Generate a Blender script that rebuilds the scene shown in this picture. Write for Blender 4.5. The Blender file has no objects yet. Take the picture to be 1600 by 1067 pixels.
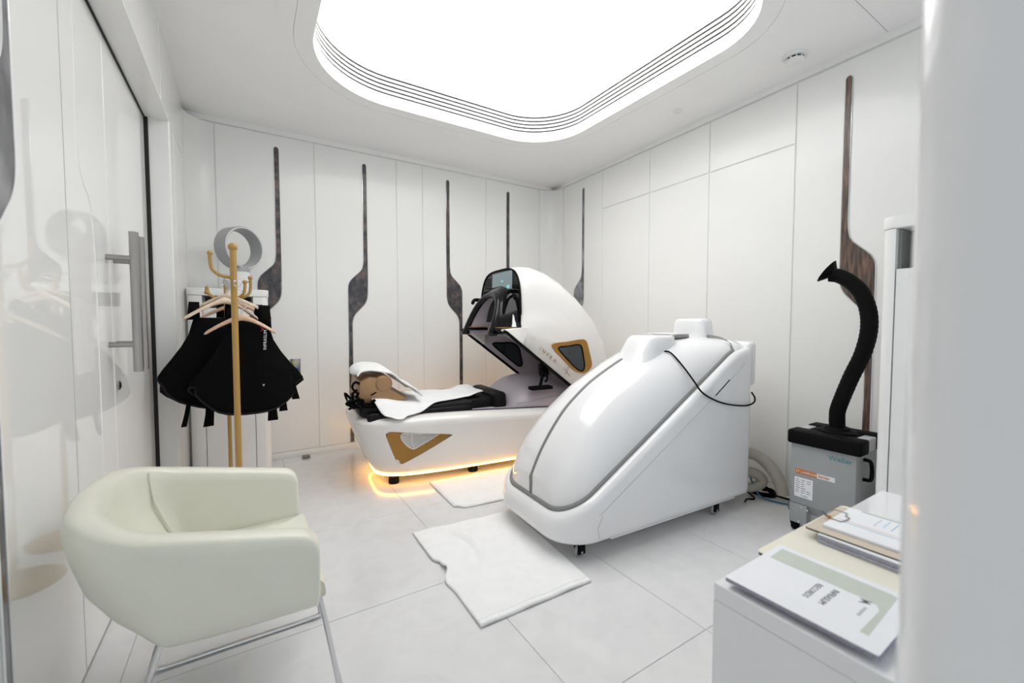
import bpy, bmesh, math, random
from mathutils import Vector, Matrix
random.seed(4)
S = bpy.context.scene
COL = S.collection
PI = math.pi

# ------------------------------------------------------------------ camera, light, exposure
cam_d = bpy.data.cameras.new('camera')
cam = bpy.data.objects.new('camera', cam_d)
COL.objects.link(cam)
cam.location = (0, 0, 1.12)
cam.rotation_euler = (PI/2 - math.radians(2.47), 0, -math.radians(32.1))
cam_d.sensor_width = 36.0
cam_d.sensor_fit = 'HORIZONTAL'
cam_d.lens = 661.0/1600*36
cam_d.clip_start = 0.02
cam_d.dof.use_dof = True
cam_d.dof.focus_distance = 2.5
cam_d.dof.aperture_fstop = 2.6
S.camera = cam

world = bpy.data.worlds.new('world')
S.world = world
world.use_nodes = True
world.node_tree.nodes['Background'].inputs[0].default_value = (0.86, 0.94, 1.0, 1)
world.node_tree.nodes['Background'].inputs[1].default_value = 1.0

S.view_settings.view_transform = 'Standard'
S.view_settings.look = 'None'
S.view_settings.gamma = 1.0
S.view_settings.use_curve_mapping = False
S.view_settings.exposure = 0.0
S.cycles.max_bounces = 16
S.cycles.diffuse_bounces = 8
S.cycles.adaptive_threshold = 0.03
LIGHT = 3.55            # ceiling light panel emission
LED = 14.0

# ------------------------------------------------------------------ materials
MATS = {}
def mat(name, col, rough=0.5, metal=0.0, spec=0.5, var=0.02, scale=20.0, bump=0.0, bscale=200.0, emit=None, estr=0.0, coat=0.0, trans=0.0, alpha=1.0):
    m = bpy.data.materials.new(name)
    m.use_nodes = True
    nt = m.node_tree
    b = nt.nodes['Principled BSDF']
    tc = nt.nodes.new('ShaderNodeTexCoord')
    nz = nt.nodes.new('ShaderNodeTexNoise')
    nz.inputs['Scale'].default_value = scale
    nz.inputs['Detail'].default_value = 4
    nt.links.new(tc.outputs['Object'], nz.inputs['Vector'])
    rp = nt.nodes.new('ShaderNodeValToRGB')
    c = list(col)
    rp.color_ramp.elements[0].position = 0.3
    rp.color_ramp.elements[1].position = 0.7
    rp.color_ramp.elements[0].color = [max(0, x*(1-var)) for x in c] + [1]
    rp.color_ramp.elements[1].color = [min(1, x*(1+var)) for x in c] + [1]
    nt.links.new(nz.outputs['Fac'], rp.inputs['Fac'])
    nt.links.new(rp.outputs['Color'], b.inputs['Base Color'])
    b.inputs['Roughness'].default_value = rough
    b.inputs['Metallic'].default_value = metal
    b.inputs['Specular IOR Level'].default_value = spec
    b.inputs['Coat Weight'].default_value = coat
    b.inputs['Coat Roughness'].default_value = 0.04
    b.inputs['Transmission Weight'].default_value = trans
    b.inputs['Alpha'].default_value = alpha
    if emit:
        b.inputs['Emission Color'].default_value = list(emit) + [1]
        b.inputs['Emission Strength'].default_value = estr
    if bump:
        n2 = nt.nodes.new('ShaderNodeTexNoise')
        n2.inputs['Scale'].default_value = bscale
        n2.inputs['Detail'].default_value = 3
        nt.links.new(tc.outputs['Object'], n2.inputs['Vector'])
        bp = nt.nodes.new('ShaderNodeBump')
        bp.inputs['Strength'].default_value = bump
        bp.inputs['Distance'].default_value = 0.004
        nt.links.new(n2.outputs['Fac'], bp.inputs['Height'])
        nt.links.new(bp.outputs['Normal'], b.inputs['Normal'])
    MATS[name] = m
    return m

def veined(name, c1, c2, c3, rough, scale, stretch=(1, 1, 1), spec=0.5, bump=0.0, metal=0.0, dist=0.6):
    """two-tone mottled material: marble tile / dark veneer"""
    m = bpy.data.materials.new(name)
    m.use_nodes = True
    nt = m.node_tree
    b = nt.nodes['Principled BSDF']
    tc = nt.nodes.new('ShaderNodeTexCoord')
    mp = nt.nodes.new('ShaderNodeMapping')
    mp.inputs['Scale'].default_value = stretch
    nz = nt.nodes.new('ShaderNodeTexNoise')
    nz.inputs['Scale'].default_value = scale
    nz.inputs['Detail'].default_value = 8
    nz.inputs['Distortion'].default_value = dist
    geo = nt.nodes.new('ShaderNodeNewGeometry')
    nt.links.new(geo.outputs['Position'], mp.inputs['Vector'])
    nt.links.new(mp.outputs['Vector'], nz.inputs['Vector'])
    rp = nt.nodes.new('ShaderNodeValToRGB')
    e = rp.color_ramp.elements
    e[0].position = 0.35; e[0].color = list(c1) + [1]
    e[1].position = 0.68; e[1].color = list(c3) + [1]
    x = e.new(0.5); x.color = list(c2) + [1]
    nt.links.new(nz.outputs['Fac'], rp.inputs['Fac'])
    nt.links.new(rp.outputs['Color'], b.inputs['Base Color'])
    b.inputs['Roughness'].default_value = rough
    b.inputs['Specular IOR Level'].default_value = spec
    b.inputs['Metallic'].default_value = metal
    if bump:
        bp = nt.nodes.new('ShaderNodeBump')
        bp.inputs['Strength'].default_value = bump
        bp.inputs['Distance'].default_value = 0.002
        nt.links.new(nz.outputs['Fac'], bp.inputs['Height'])
        nt.links.new(bp.outputs['Normal'], b.inputs['Normal'])
    MATS[name] = m
    return m

mat('wall', (0.845, 0.85, 0.838), 0.12, var=0.006, scale=3, spec=0.26)
mat('door_gloss', (0.87, 0.88, 0.878), 0.02, var=0.004, scale=2, spec=0.6)
mat('backing', (0.80, 0.80, 0.78), 0.5)
mat('ceiling', (0.92, 0.92, 0.92), 0.6, var=0.006, scale=3)
mat('grout', (0.52, 0.52, 0.52), 0.7)
veined('tile', (0.685, 0.685, 0.695), (0.71, 0.71, 0.72), (0.73, 0.73, 0.738), 0.13, 11.0, (1, 1, 1), spec=0.5)
veined('inlay', (0.035, 0.034, 0.040), (0.065, 0.060, 0.066), (0.15, 0.10, 0.092), 0.22, 22.0, (1, 1, 0.8), dist=0.25)
veined('inlay_sheen', (0.10, 0.10, 0.11), (0.20, 0.20, 0.22), (0.42, 0.42, 0.45), 0.16, 10.0, (1, 1, 0.7), metal=0.6)  # paler metallic veneer copy, edge-on reflection put into the colour
veined('inlay_brown', (0.045, 0.036, 0.033), (0.095, 0.065, 0.052), (0.22, 0.135, 0.095), 0.3, 16.0, (1, 4.5, 0.5), dist=0.2)
mat('inlay_edge', (0.62, 0.62, 0.62), 0.15, metal=0.8)
mat('diffuser', (0.9, 0.9, 0.9), 0.5, emit=(1.0, 0.985, 0.965), estr=LIGHT)
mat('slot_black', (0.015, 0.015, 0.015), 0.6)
mat('white_gloss', (0.82, 0.825, 0.84), 0.08, var=0.004, scale=3, coat=0.3)
mat('white_pearl', (0.80, 0.785, 0.77), 0.14, var=0.004, scale=3, coat=0.3)
mat('white_plastic', (0.84, 0.845, 0.84), 0.3, var=0.01)
mat('grey_gasket', (0.22, 0.225, 0.22), 0.45)
mat('fine_line', (0.45, 0.46, 0.47), 0.4)
mat('black_gloss', (0.004, 0.004, 0.005), 0.14, spec=0.3)
mat('black_rubber', (0.005, 0.005, 0.0055), 0.6, spec=0.08)
mat('black_cloth', (0.0035, 0.0035, 0.004), 0.9, spec=0.08, bump=0.15, bscale=600)
mat('black_leather', (0.005, 0.005, 0.0055), 0.5, spec=0.2, bump=0.1, bscale=300)
mat('lilac', (0.46, 0.42, 0.47), 0.35, var=0.01)
mat('gold', (0.36, 0.185, 0.035), 0.28, var=0.03, metal=0.35)
mat('gold_print', (0.30, 0.19, 0.045), 0.35, metal=0.2)
mat('silver_print', (0.55, 0.52, 0.48), 0.3, metal=0.3)
mat('smoke_glass', (0.03, 0.04, 0.045), 0.06, spec=0.7)
mat('screen', (0.05, 0.065, 0.07), 0.12, emit=(0.30, 0.40, 0.43), estr=0.42)
mat('screen_mark', (0.1, 0.3, 0.33), 0.2, emit=(0.25, 0.65, 0.7), estr=0.6)
mat('led', (1, 0.7, 0.3), 0.4, emit=(1.0, 0.48, 0.085), estr=LED)
mat('cream_leather', (0.745, 0.745, 0.65), 0.32, var=0.015, scale=12, bump=0.06, bscale=350)
mat('chrome', (0.70, 0.71, 0.72), 0.10, metal=1.0)
mat('steel', (0.38, 0.365, 0.35), 0.32, metal=1.0)
mat('brass_paint', (0.44, 0.265, 0.075), 0.35, var=0.03)
mat('wood', (0.66, 0.45, 0.30), 0.45, var=0.10, scale=30)
mat('wood_pale', (0.72, 0.58, 0.44), 0.5, var=0.08, scale=30)
mat('towel', (0.86, 0.865, 0.87), 0.95, spec=0.1, bump=0.35, bscale=420)
mat('tan_leather', (0.34, 0.20, 0.095), 0.45, var=0.06)
mat('grey_metal', (0.34, 0.355, 0.36), 0.45, var=0.015, bump=0.05, bscale=500)
mat('grey_light', (0.50, 0.51, 0.52), 0.45, var=0.02)
mat('orange_print', (0.62, 0.17, 0.015), 0.5)
mat('teal_print', (0.06, 0.28, 0.34), 0.5)
mat('paper', (0.84, 0.85, 0.88), 0.75, var=0.01, spec=0.2)
mat('page_edge', (0.42, 0.42, 0.50), 0.8, var=0.25, scale=400)
mat('ink', (0.10, 0.10, 0.11), 0.7)
mat('sage_print', (0.56, 0.60, 0.54), 0.6)
mat('cream_board', (0.82, 0.79, 0.68), 0.45, var=0.01)
mat('board_edge', (0.015, 0.014, 0.013), 0.6)
mat('kraft', (0.62, 0.54, 0.44), 0.6, var=0.04)
mat('blue_print', (0.35, 0.55, 0.72), 0.6)
mat('peach_print', (0.80, 0.55, 0.40), 0.6)
mat('green_print', (0.42, 0.48, 0.42), 0.6)
mat('beige_hose', (0.46, 0.43, 0.37), 0.5, var=0.05)
mat('blue_cable', (0.02, 0.16, 0.28), 0.4)
mat('fan_grey', (0.36, 0.37, 0.38), 0.35, var=0.01)
mat('fan_white', (0.75, 0.76, 0.77), 0.3)
mat('caster', (0.30, 0.31, 0.32), 0.4)
mat('red_print', (0.6, 0.02, 0.05), 0.5)
mat('white_print', (0.8, 0.8, 0.8), 0.6)
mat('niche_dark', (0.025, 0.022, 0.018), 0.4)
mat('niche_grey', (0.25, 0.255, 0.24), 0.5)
mat('blue_knob', (0.02, 0.10, 0.35), 0.3)
mat('yellow_print', (0.55, 0.50, 0.10), 0.5)
mat('stopper', (0.18, 0.18, 0.18), 0.5)

# ------------------------------------------------------------------ helpers
def mesh_obj(name, verts, faces, m, parent=None, smooth=False):
    me = bpy.data.meshes.new(name)
    me.from_pydata([tuple(v) for v in verts], [], faces)
    me.update()
    return _fin(name, me, m, parent, smooth)

def _fin(name, me, m, parent, smooth=False, angle=None):
    if m is not None:
        for k in (m if isinstance(m, (list, tuple)) else [m]):
            me.materials.append(MATS[k])
    o = bpy.data.objects.new(name, me)
    COL.objects.link(o)
    if parent is not None:
        o.parent = parent
    if smooth:
        if angle is None:
            for p in me.polygons: p.use_smooth = True
        else:
            for p in me.polygons: p.use_smooth = True
            bm = bmesh.new(); bm.from_mesh(me)
            for e in bm.edges:
                if len(e.link_faces) == 2 and e.calc_face_angle(0) > angle: e.smooth = False
            bm.to_mesh(me); bm.free()
    return o

def bm_obj(name, bm, m, parent=None, smooth=False, angle=None):
    bmesh.ops.recalc_face_normals(bm, faces=bm.faces)
    me = bpy.data.meshes.new(name)
    bm.to_mesh(me); bm.free()
    return _fin(name, me, m, parent, smooth, angle)

def box_bm(x0, x1, y0, y1, z0, z1, bev=0.0, seg=2, bm=None):
    own = bm is None
    if own: bm = bmesh.new()
    r = bmesh.ops.create_cube(bm, size=1)
    for v in r['verts']:
        v.co = Vector(((x0+x1)/2 + v.co.x*(x1-x0), (y0+y1)/2 + v.co.y*(y1-y0), (z0+z1)/2 + v.co.z*(z1-z0)))
    if bev:
        es = list({e for v in r['verts'] for e in v.link_edges})
        bmesh.ops.bevel(bm, geom=es, offset=bev, segments=seg, profile=0.5, affect='EDGES')
    return bm

def box(name, x0, x1, y0, y1, z0, z1, m, parent=None, bev=0.0, seg=2):
    return bm_obj(name, box_bm(x0, x1, y0, y1, z0, z1, bev, seg), m, parent, smooth=bev > 0, angle=0.6)

def prism_bm(poly, axis, a, b, bev=0.0, seg=2, bm=None):
    """extrude 2D polygon; axis 'x': poly=(y,z), 'y': (x,z), 'z': (x,y)"""
    if bm is None: bm = bmesh.new()
    def P(p, t):
        if axis == 'x': return (t, p[0], p[1])
        if axis == 'y': return (p[0], t, p[1])
        return (p[0], p[1], t)
    A = [bm.verts.new(P(p, a)) for p in poly]
    B = [bm.verts.new(P(p, b)) for p in poly]
    fa = bm.faces.new(A); fb = bm.faces.new(B[::-1])
    n = len(poly)
    for i in range(n):
        bm.faces.new((A[i], B[i], B[(i+1) % n], A[(i+1) % n]))
    if bev:
        es = list(set(fa.edges) | set(fb.edges))
        bmesh.ops.bevel(bm, geom=es, offset=bev, segments=seg, profile=0.5, affect='EDGES')
    return bm

def prism(name, poly, axis, a, b, m, parent=None, bev=0.0, seg=2, smooth=True):
    return bm_obj(name, prism_bm(poly, axis, a, b, bev, seg), m, parent, smooth=smooth, angle=0.6)

def catmull(pts, n=8, closed=False):
    pts = [Vector(p) for p in pts]
    out = []
    N = len(pts)
    rng = N if closed else N-1
    for i in range(rng):
        p0 = pts[(i-1) % N] if (closed or i > 0) else pts[0]*2 - pts[1]
        p1 = pts[i]; p2 = pts[(i+1) % N]
        p3 = pts[(i+2) % N] if (closed or i+2 < N) else pts[-1]*2 - pts[-2]
        for k in range(n):
            t = k/n
            out.append(0.5*((2*p1) + (p2-p0)*t + (2*p0-5*p1+4*p2-p3)*t*t + (-p0+3*p1-3*p2+p3)*t**3))
    if not closed: out.append(pts[-1])
    return out

def tube_bm(path, r, seg=10, closed=False, cap=True, bm=None):
    if bm is None: bm = bmesh.new()
    path = [Vector(p) for p in path]
    N = len(path)
    rs = r if isinstance(r, (list, tuple)) else [r]*N
    rings = []
    up = None
    for i, p in enumerate(path):
        if closed: t = path[(i+1) % N] - path[(i-1) % N]
        else: t = path[min(i+1, N-1)] - path[max(i-1, 0)]
        t.normalize()
        if up is None:
            up = Vector((0, 0, 1)) if abs(t.z) < 0.9 else Vector((1, 0, 0))
        a = t.cross(up)
        if a.length < 1e-5: a = t.cross(Vector((0, 1, 0)))
        a.normalize(); b = a.cross(t).normalized()
        up = b
        rings.append([bm.verts.new(p + (a*math.cos(2*PI*k/seg) + b*math.sin(2*PI*k/seg))*rs[i]) for k in range(seg)])
    for i in range(N if closed else N-1):
        A = rings[i]; B = rings[(i+1) % N]
        for k in range(seg):
            bm.faces.new((A[k], A[(k+1) % seg], B[(k+1) % seg], B[k]))
    if cap and not closed:
        bm.faces.new(rings[0]); bm.faces.new(rings[-1][::-1])
    return bm

def tube(name, path, r, m, parent=None, seg=10, closed=False, smooth_n=0):
    if smooth_n: path = catmull(path, smooth_n, closed)
    return bm_obj(name, tube_bm(path, r, seg, closed), m, parent, smooth=True, angle=0.9)

def lathe_bm(prof, c=(0, 0, 0), seg=24, axis='z', bm=None):
    """prof: list of (radius, height)"""
    if bm is None: bm = bmesh.new()
    rings = []
    for r, h in prof:
        ring = []
        for k in range(seg):
            a = 2*PI*k/seg
            p = (r*math.cos(a), r*math.sin(a), h)
            if axis == 'x': p = (p[2], p[0], p[1])
            elif axis == 'y': p = (p[0], p[2], p[1])
            ring.append(bm.verts.new((c[0]+p[0], c[1]+p[1], c[2]+p[2])))
        rings.append(ring)
    for A, B in zip(rings, rings[1:]):
        for k in range(seg):
            bm.faces.new((A[k], A[(k+1) % seg], B[(k+1) % seg], B[k]))
    bm.faces.new(rings[0][::-1]); bm.faces.new(rings[-1])
    return bm

def lathe(name, prof, m, parent=None, c=(0, 0, 0), seg=24, axis='z'):
    return bm_obj(name, lathe_bm(prof, c, seg, axis), m, parent, smooth=True, angle=0.7)

def ball_prof(r, n=8, z=0.0):
    return [(max(1e-4, r*math.cos(-PI/2 + PI*i/n)), z + r*math.sin(-PI/2 + PI*i/n)) for i in range(n+1)]

def grid_bm(rows, close_u=False, close_v=False, cap0=False, cap1=False, bm=None):
    if bm is None: bm = bmesh.new()
    V = [[bm.verts.new(tuple(p)) for p in r] for r in rows]
    R = len(V); Cn = len(V[0])
    for i in range(R if close_u else R-1):
        for j in range(Cn if close_v else Cn-1):
            q = (V[i][j], V[i][(j+1) % Cn], V[(i+1) % R][(j+1) % Cn], V[(i+1) % R][j])
            bm.faces.new(q)
    if cap0: bm.faces.new(V[0][::-1])
    if cap1: bm.faces.new(V[-1])
    return bm

def loft(name, rows, m, parent=None, close_v=True, cap0=True, cap1=True, angle=0.7, close_u=False):
    return bm_obj(name, grid_bm(rows, close_u, close_v, cap0, cap1), m, parent, smooth=True, angle=angle)

def solid(o, t, offset=-1, mo=0):
    md = o.modifiers.new('solid', 'SOLIDIFY'); md.thickness = t; md.offset = offset
    if mo: md.material_offset = mo; md.material_offset_rim = 0
    return o

def subsurf(o, n=1):
    md = o.modifiers.new('sub', 'SUBSURF'); md.levels = n; md.render_levels = n
    return o

def bake(o):
    dg = bpy.context.evaluated_depsgraph_get(); dg.update()
    me = bpy.data.meshes.new_from_object(o.evaluated_get(dg))
    o.modifiers.clear(); old = o.data; o.data = me
    bpy.data.meshes.remove(old)

def tag(o, label, cat, group=None, kind=None):
    o['label'] = label; o['category'] = cat
    if group: o['group'] = group
    if kind: o['kind'] = kind
    return o

def thing(name, label, cat, loc=(0, 0, 0), rz=0.0, group=None):
    o = bpy.data.objects.new(name, None); COL.objects.link(o)
    o.empty_display_size = 0.1
    o.location = loc; o.rotation_euler = (0, 0, rz)
    return tag(o, label, cat, group)

def struct(o, label=None, cat=None):
    o['kind'] = 'structure'
    if label: o['label'] = label
    if cat: o['category'] = cat
    return o

def text_part(name, body, size, M, m, parent, depth=0.0006, space=1.0, align='LEFT'):
    cu = bpy.data.curves.new(name, 'FONT'); cu.body = body; cu.size = size; cu.extrude = depth
    cu.space_character = space; cu.align_x = align; cu.resolution_u = 2
    t = bpy.data.objects.new('tmp_text', cu); COL.objects.link(t)
    dg = bpy.context.evaluated_depsgraph_get(); dg.update()
    me = bpy.data.meshes.new_from_object(t.evaluated_get(dg))
    bpy.data.objects.remove(t); bpy.data.curves.remove(cu)
    me.transform(M); me.materials.clear()
    return _fin(name, me, m, parent)

def frame_M(o, xd, yd):
    """matrix: local x->xd, y->yd, origin o"""
    x = Vector(xd).normalized(); y = Vector(yd); z = x.cross(y).normalized(); y = z.cross(x).normalized()
    return Matrix(((x.x, y.x, z.x, o[0]), (x.y, y.y, z.y, o[1]), (x.z, y.z, z.z, o[2]), (0, 0, 0, 1)))

def interp(tab, x):
    if x <= tab[0][0]: return tab[0][1]
    for (a, b), (c, d) in zip(tab, tab[1:]):
        if x <= c: return b + (d-b)*(x-a)/(c-a)
    return tab[-1][1]

def sm(a, b, x):
    t = min(1, max(0, (x-a)/(b-a))); return t*t*(3-2*t)

# ------------------------------------------------------------------ room constants
XL, XD = -0.348, -0.458        # left wall face, recessed sliding door face
YB = 3.937                     # back wall face
YN = -1.6                      # room end behind the viewer, left open so world light enters
ZP, ZC = 2.622, 2.668          # panel top, ceiling
def XR(y): return 2.92 + 0.029*y

# ------------------------------------------------------------------ floor
fl = box('floor', -0.60, 3.15, YN-0.1, 4.05, -0.08, -0.0025, 'grout')
struct(fl, 'white marble tile floor', 'floor')
xs = [-0.36 + 0.5866*k for k in range(-1, 7)]
ys = [0.895 + 0.7735*k for k in range(-4, 5)]
tile_shared = {}
for i in range(len(xs)-1):
    for j in range(len(ys)-1):
        x0, x1 = max(xs[i], -0.46)+0.0014, min(xs[i+1], 3.03)-0.0014
        y0, y1 = max(ys[j], YN)+0.0014, min(ys[j+1], YB)-0.0014
        if x1-x0 < 0.02 or y1-y0 < 0.02: continue
        key = (round(x1-x0, 3), round(y1-y0, 3))
        if key in tile_shared:
            o = bpy.data.objects.new('tile', tile_shared[key]); COL.objects.link(o); o.parent = fl
        else:
            o = box('tile', 0, x1-x0, 0, y1-y0, -0.03, 0, 'tile', fl, bev=0.0012, seg=1)
            tile_shared[key] = o.data
        o.location = (x0, y0, 0)

# ------------------------------------------------------------------ walls
GAP = 0.0036
def panel_wall(wall, seams, z_cuts, M, m='wall', thick=0.02, zb=0.055):
    """panels on a wall; seams in wall coordinate s; M(s, d, z) -> world"""
    for a, b in zip(seams, seams[1:]):
        cuts = z_cuts.get((a, b), [zb, ZP])
        for z0, z1 in zip(cuts, cuts[1:]):
            bm = box_bm(a+GAP, b-GAP, 0, thick, z0+(GAP if z0 > zb else 0), z1-(GAP if z1 < ZP else 0), 0.0025, 1)
            for v in bm.verts: v.co = Vector(M(v.co.x, v.co.y, v.co.z))
            bm_obj('panel', bm, m, wall, smooth=True, angle=0.6)

# back wall
wb = box('wall_back', -0.6, 3.2, YB+0.007, YB+0.14, 0, 2.9, 'backing')
struct(wb, 'glossy white panelled back wall', 'wall')
bs = [-0.175, 0.510, 1.204, 1.456, 2.147, 2.835]
panel_wall(wb, bs, {}, lambda s, d, z: (s, YB+0.02-d, z))
# curved corner panels
def corner_panel(wall, cx, cy, r, a0, a1, z0, z1, name='corner_panel'):
    n = 12
    rows = []
    for k in range(n+1):
        a = a0 + (a1-a0)*k/n
        ci, si = math.cos(a), math.sin(a)
        rows.append([(cx+r*ci, cy+r*si, z0), (cx+r*ci, cy+r*si, z1), (cx+(r+.02)*ci, cy+(r+.02)*si, z1), (cx+(r+.02)*ci, cy+(r+.02)*si, z0)])
    return loft(name, rows, 'wall', wall)
corner_panel(wb, 2.835+0.006, YB-0.19, 0.19, PI/2, 0.02, 0.055, ZP)
corner_panel(wb, XL+0.17, YB-0.17, 0.17, PI, PI/2, 0.055, ZP)
bb = box('baseboard_back', XL, 3.0, YB-0.004, YB+0.02, 0, 0.05, 'wall', bev=0.002)
struct(bb, 'low white baseboard under the back wall panels', 'baseboard')
# right wall
wr_bm = prism_bm([(XR(YN)+.007, YN), (XR(4.05)+.007, 4.05), (XR(4.05)+.14, 4.05), (XR(YN)+.14, YN)], 'z', 0, 2.9)
wr = bm_obj('wall_right', wr_bm, 'backing')
struct(wr, 'glossy white panelled right wall with cabinet doors', 'wall')
rs = [-1.6, -0.9, 0.35, 1.350, 1.951, 2.522, 3.114, 3.745]
H = 2.25
cuts = {(a, b): [0.055, H, ZP] for a, b in zip(rs, rs[1:]) if a in (1.350, 1.951, 2.522)}
panel_wall(wr, rs, cuts, lambda s, d, z: (XR(s)+0.02-d, s, z))
br_bm = prism_bm([(XR(YN)-.002, YN), (XR(3.75)-.002, 3.75), (XR(3.75)+.02, 3.75), (XR(YN)+.02, YN)], 'z', 0, 0.05)
struct(bm_obj('baseboard_right', br_bm, 'wall'), 'low white baseboard under the right wall panels', 'baseboard')
# cornice strips
ct_bm = prism_bm([(XL, YB-0.012), (3.0, YB-0.012), (3.0, YB+0.02), (XL, YB+0.02)], 'z', ZP+0.006, ZC+0.01)
struct(bm_obj('trim_1', ct_bm, 'wall'), 'thin white cornice strip above the back wall panels', 'trim')
ct_bm = prism_bm([(XR(YN)-.012, YN), (XR(3.75)-.012, 3.75), (XR(3.75)+.02, 3.75), (XR(YN)+.02, YN)], 'z', ZP+0.006, ZC+0.01)
struct(bm_obj('trim_2', ct_bm, 'wall'), 'thin white cornice strip above the right wall panels', 'trim')

# left wall: sliding door recess up to y=3.12, header above, jamb after it
wl = box('wall_left', XL-0.32, XL-0.02, YN-0.1, 4.05, 2.30, 2.9, 'backing')
struct(wl, 'white left wall with header above the sliding door', 'wall')
for a, b in ((YN, -0.2), (-0.2, 1.45), (1.45, 2.86), (2.86, YB-0.17)):
    box('header_panel', XL-0.02, XL, a+GAP, b-GAP, 2.278, ZP if False else ZC, 'wall', wl, bev=0.0025, seg=1)
box('header_soffit', XD-0.05, XL-0.002, YN, 3.13, 2.27, 2.30, 'wall', wl)
box('jamb', XD-0.2, XL-0.002, 3.128, 3.40, 0, 2.275, 'wall', wl, bev=0.003, seg=1)
box('jamb_panel', XL-0.02, XL, 3.14, 3.30-GAP, 0, 2.27, 'wall', wl, bev=0.0025, seg=1)
box('side_panel', XL-0.02, XL, 3.30+GAP, YB-0.17, 0, 2.27, 'wall', wl, bev=0.0025, seg=1)
box('jamb_backing', XD-0.2, XL-0.02, 3.40, 4.05, 0, 2.31, 'backing', wl)
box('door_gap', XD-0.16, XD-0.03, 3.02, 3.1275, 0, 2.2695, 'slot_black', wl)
box('gap_strip', XD-0.001, XD+0.017, 3.121, 3.1278, 0, 2.27, 'slot_black', wl)  # black strip added to paint the dark of the gap between door and jamb
box('gap_strip', XD-0.001, XD+0.006, YN, 3.121, 2.263, 2.2695, 'slot_black', wl)  # black strip added to paint the dark line where soffit meets door
# sliding door leaves
d1 = box('door_1', XD-0.045, XD, -1.6, 2.30, 0.008, 2.262, 'door_gloss', bev=0.002, seg=1)
struct(d1, 'large glossy white sliding door leaf nearest the viewer', 'door')
d2 = box('door_2', XD-0.045, XD, 2.306, 3.112, 0.008, 2.262, 'door_gloss', bev=0.002, seg=1)
struct(d2, 'glossy white sliding door leaf next to the jamb', 'door')
box('door_base', XD-0.2, XD-0.05, -1.6, 3.13, 0, 2.30, 'backing', wl)
def pull_bar(door, y, ym):
    tube('pull_bar', [(XD+0.085, y, 0.925), (XD+0.085, y, 1.483)], 0.016, 'steel', door, seg=20)
    for z in (1.035, 1.378):
        tube('standoff', [(XD-0.002, y, z), (XD+0.085, y, z)], 0.011, 'steel', door, seg=14)
pull_bar(d1, 2.245, 0)
pull_bar(d2, 2.36, 0)
lk = lathe('lock_plate', [(0.001, 0), (0.017, 0), (0.019, 0.003), (0.019, 0.008), (0.012, 0.010), (0.001, 0.010)], 'steel', d2, c=(XD, 2.345, 0.863), axis='x')
box('keyhole', XD+0.0095, XD+0.012, 2.342, 2.348, 0.853, 0.873, 'slot_black', lk)

# inlay shape (upper stem on the side +s, bulge towards -s, lower stem at -s)
def inlay_poly(mir=1, zlow=0.06, n=5, dz=0.0):
    w = 0.034
    pts = [(0.0, 2.515), (-0.005, 2.527), (-0.017, 2.534), (-0.029, 2.527), (-w, 2.515)]
    c1 = catmull([(-w, 1.74), (-w-0.003, 1.66), (-0.052, 1.60), (-0.095, 1.553), (-0.142, 1.505), (-0.163, 1.465), (-0.1695, 1.42), (-0.170, 1.34)], n)
    pts += [(p[0], p[1]) for p in [(c.x, c.y) for c in [Vector((q[0], q[1], 0)) for q in c1]]]
    pts += [(-0.170, zlow), (-0.170+w, zlow)]
    c2 = catmull([(-0.170+w, 1.07), (-0.133, 1.14), (-0.113, 1.195), (-0.07, 1.245), (-0.030, 1.29), (-0.008, 1.335), (0.0, 1.39), (0.0, 1.45)], n)
    pts += [(c.x, c.y) for c in c2]
    return [(mir*p[0], p[1]+(dz if 0.5 < p[1] < 2 else 0)) for p in pts]
def to3(l): return [(p[0], p[1], 0) for p in l]
_cm = catmull
def catmull2(l, n): return _cm(to3(l), n)
def catmull(pts, n=8, closed=False):
    pts = [p if len(p) == 3 else (p[0], p[1], 0) for p in pts]
    return _cm(pts, n, closed)
def inlay(wall, s0, mir, M, m='inlay', zlow=0.06, depth=0.003, dz=0.0):
    """each inlay: veneer strip with a thin bright metal edge, part of the wall"""
    poly = inlay_poly(mir, zlow, dz=dz)
    bm = prism_bm([(s0+p[0], p[1]) for p in poly], 'y', 0, depth)
    bmesh.ops.triangulate(bm, faces=[f for f in bm.faces if len(f.verts) > 4])
    for v in bm.verts: v.co = Vector(M(v.co.x, v.co.y, v.co.z))
    o = bm_obj('veneer_inlay', bm, m, wall)
    c = Vector((0, 0))
    path = [Vector(M(s0+p[0], depth, p[1])) for p in poly]
    tube('edge_strip', path, 0.0028, 'inlay_edge', o, seg=5, closed=True)
    return o
MB = lambda s, d, z: (s, YB-d, z)
for s0, mir, mm in ((0.250, 1, 'inlay'), (0.934, 1, 'inlay'), (1.700, -1, 'inlay'), (2.400, -1, 'inlay')):
    inlay(wb, s0, mir, MB, mm)
MR = lambda s, d, z: (XR(s)-d, s, z)
inlay(wr, 3.385, -1, MR, 'inlay_sheen')
inlay(wr, 1.092, 1, MR, 'inlay_brown')
ML = lambda s, d, z: (XD+d, s, z)
for f in inlay(d1, 1.487, 1, ML, 'inlay_sheen', dz=0.12).children: f.data.materials[0] = MATS['door_gloss']
# fine relief lines on the near door leaf
tube('relief_line', [(XD, y, z) for y, z in ((1.976, 2.26), (1.97, 2.1), (1.955, 1.76), (1.965, 1.65), (2.01, 1.59), (2.06, 1.555), (2.09, 1.49), (2.108, 1.35), (2.11, 1.13), (2.105, 0.6), (2.10, 0.012))], 0.0022, 'door_gloss', d1, seg=6, smooth_n=5)
box('seam_line', XD-0.0005, XD+0.0007, 1.8285, 1.8315, 0.012, 2.26, 'fine_line', d1)

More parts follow.
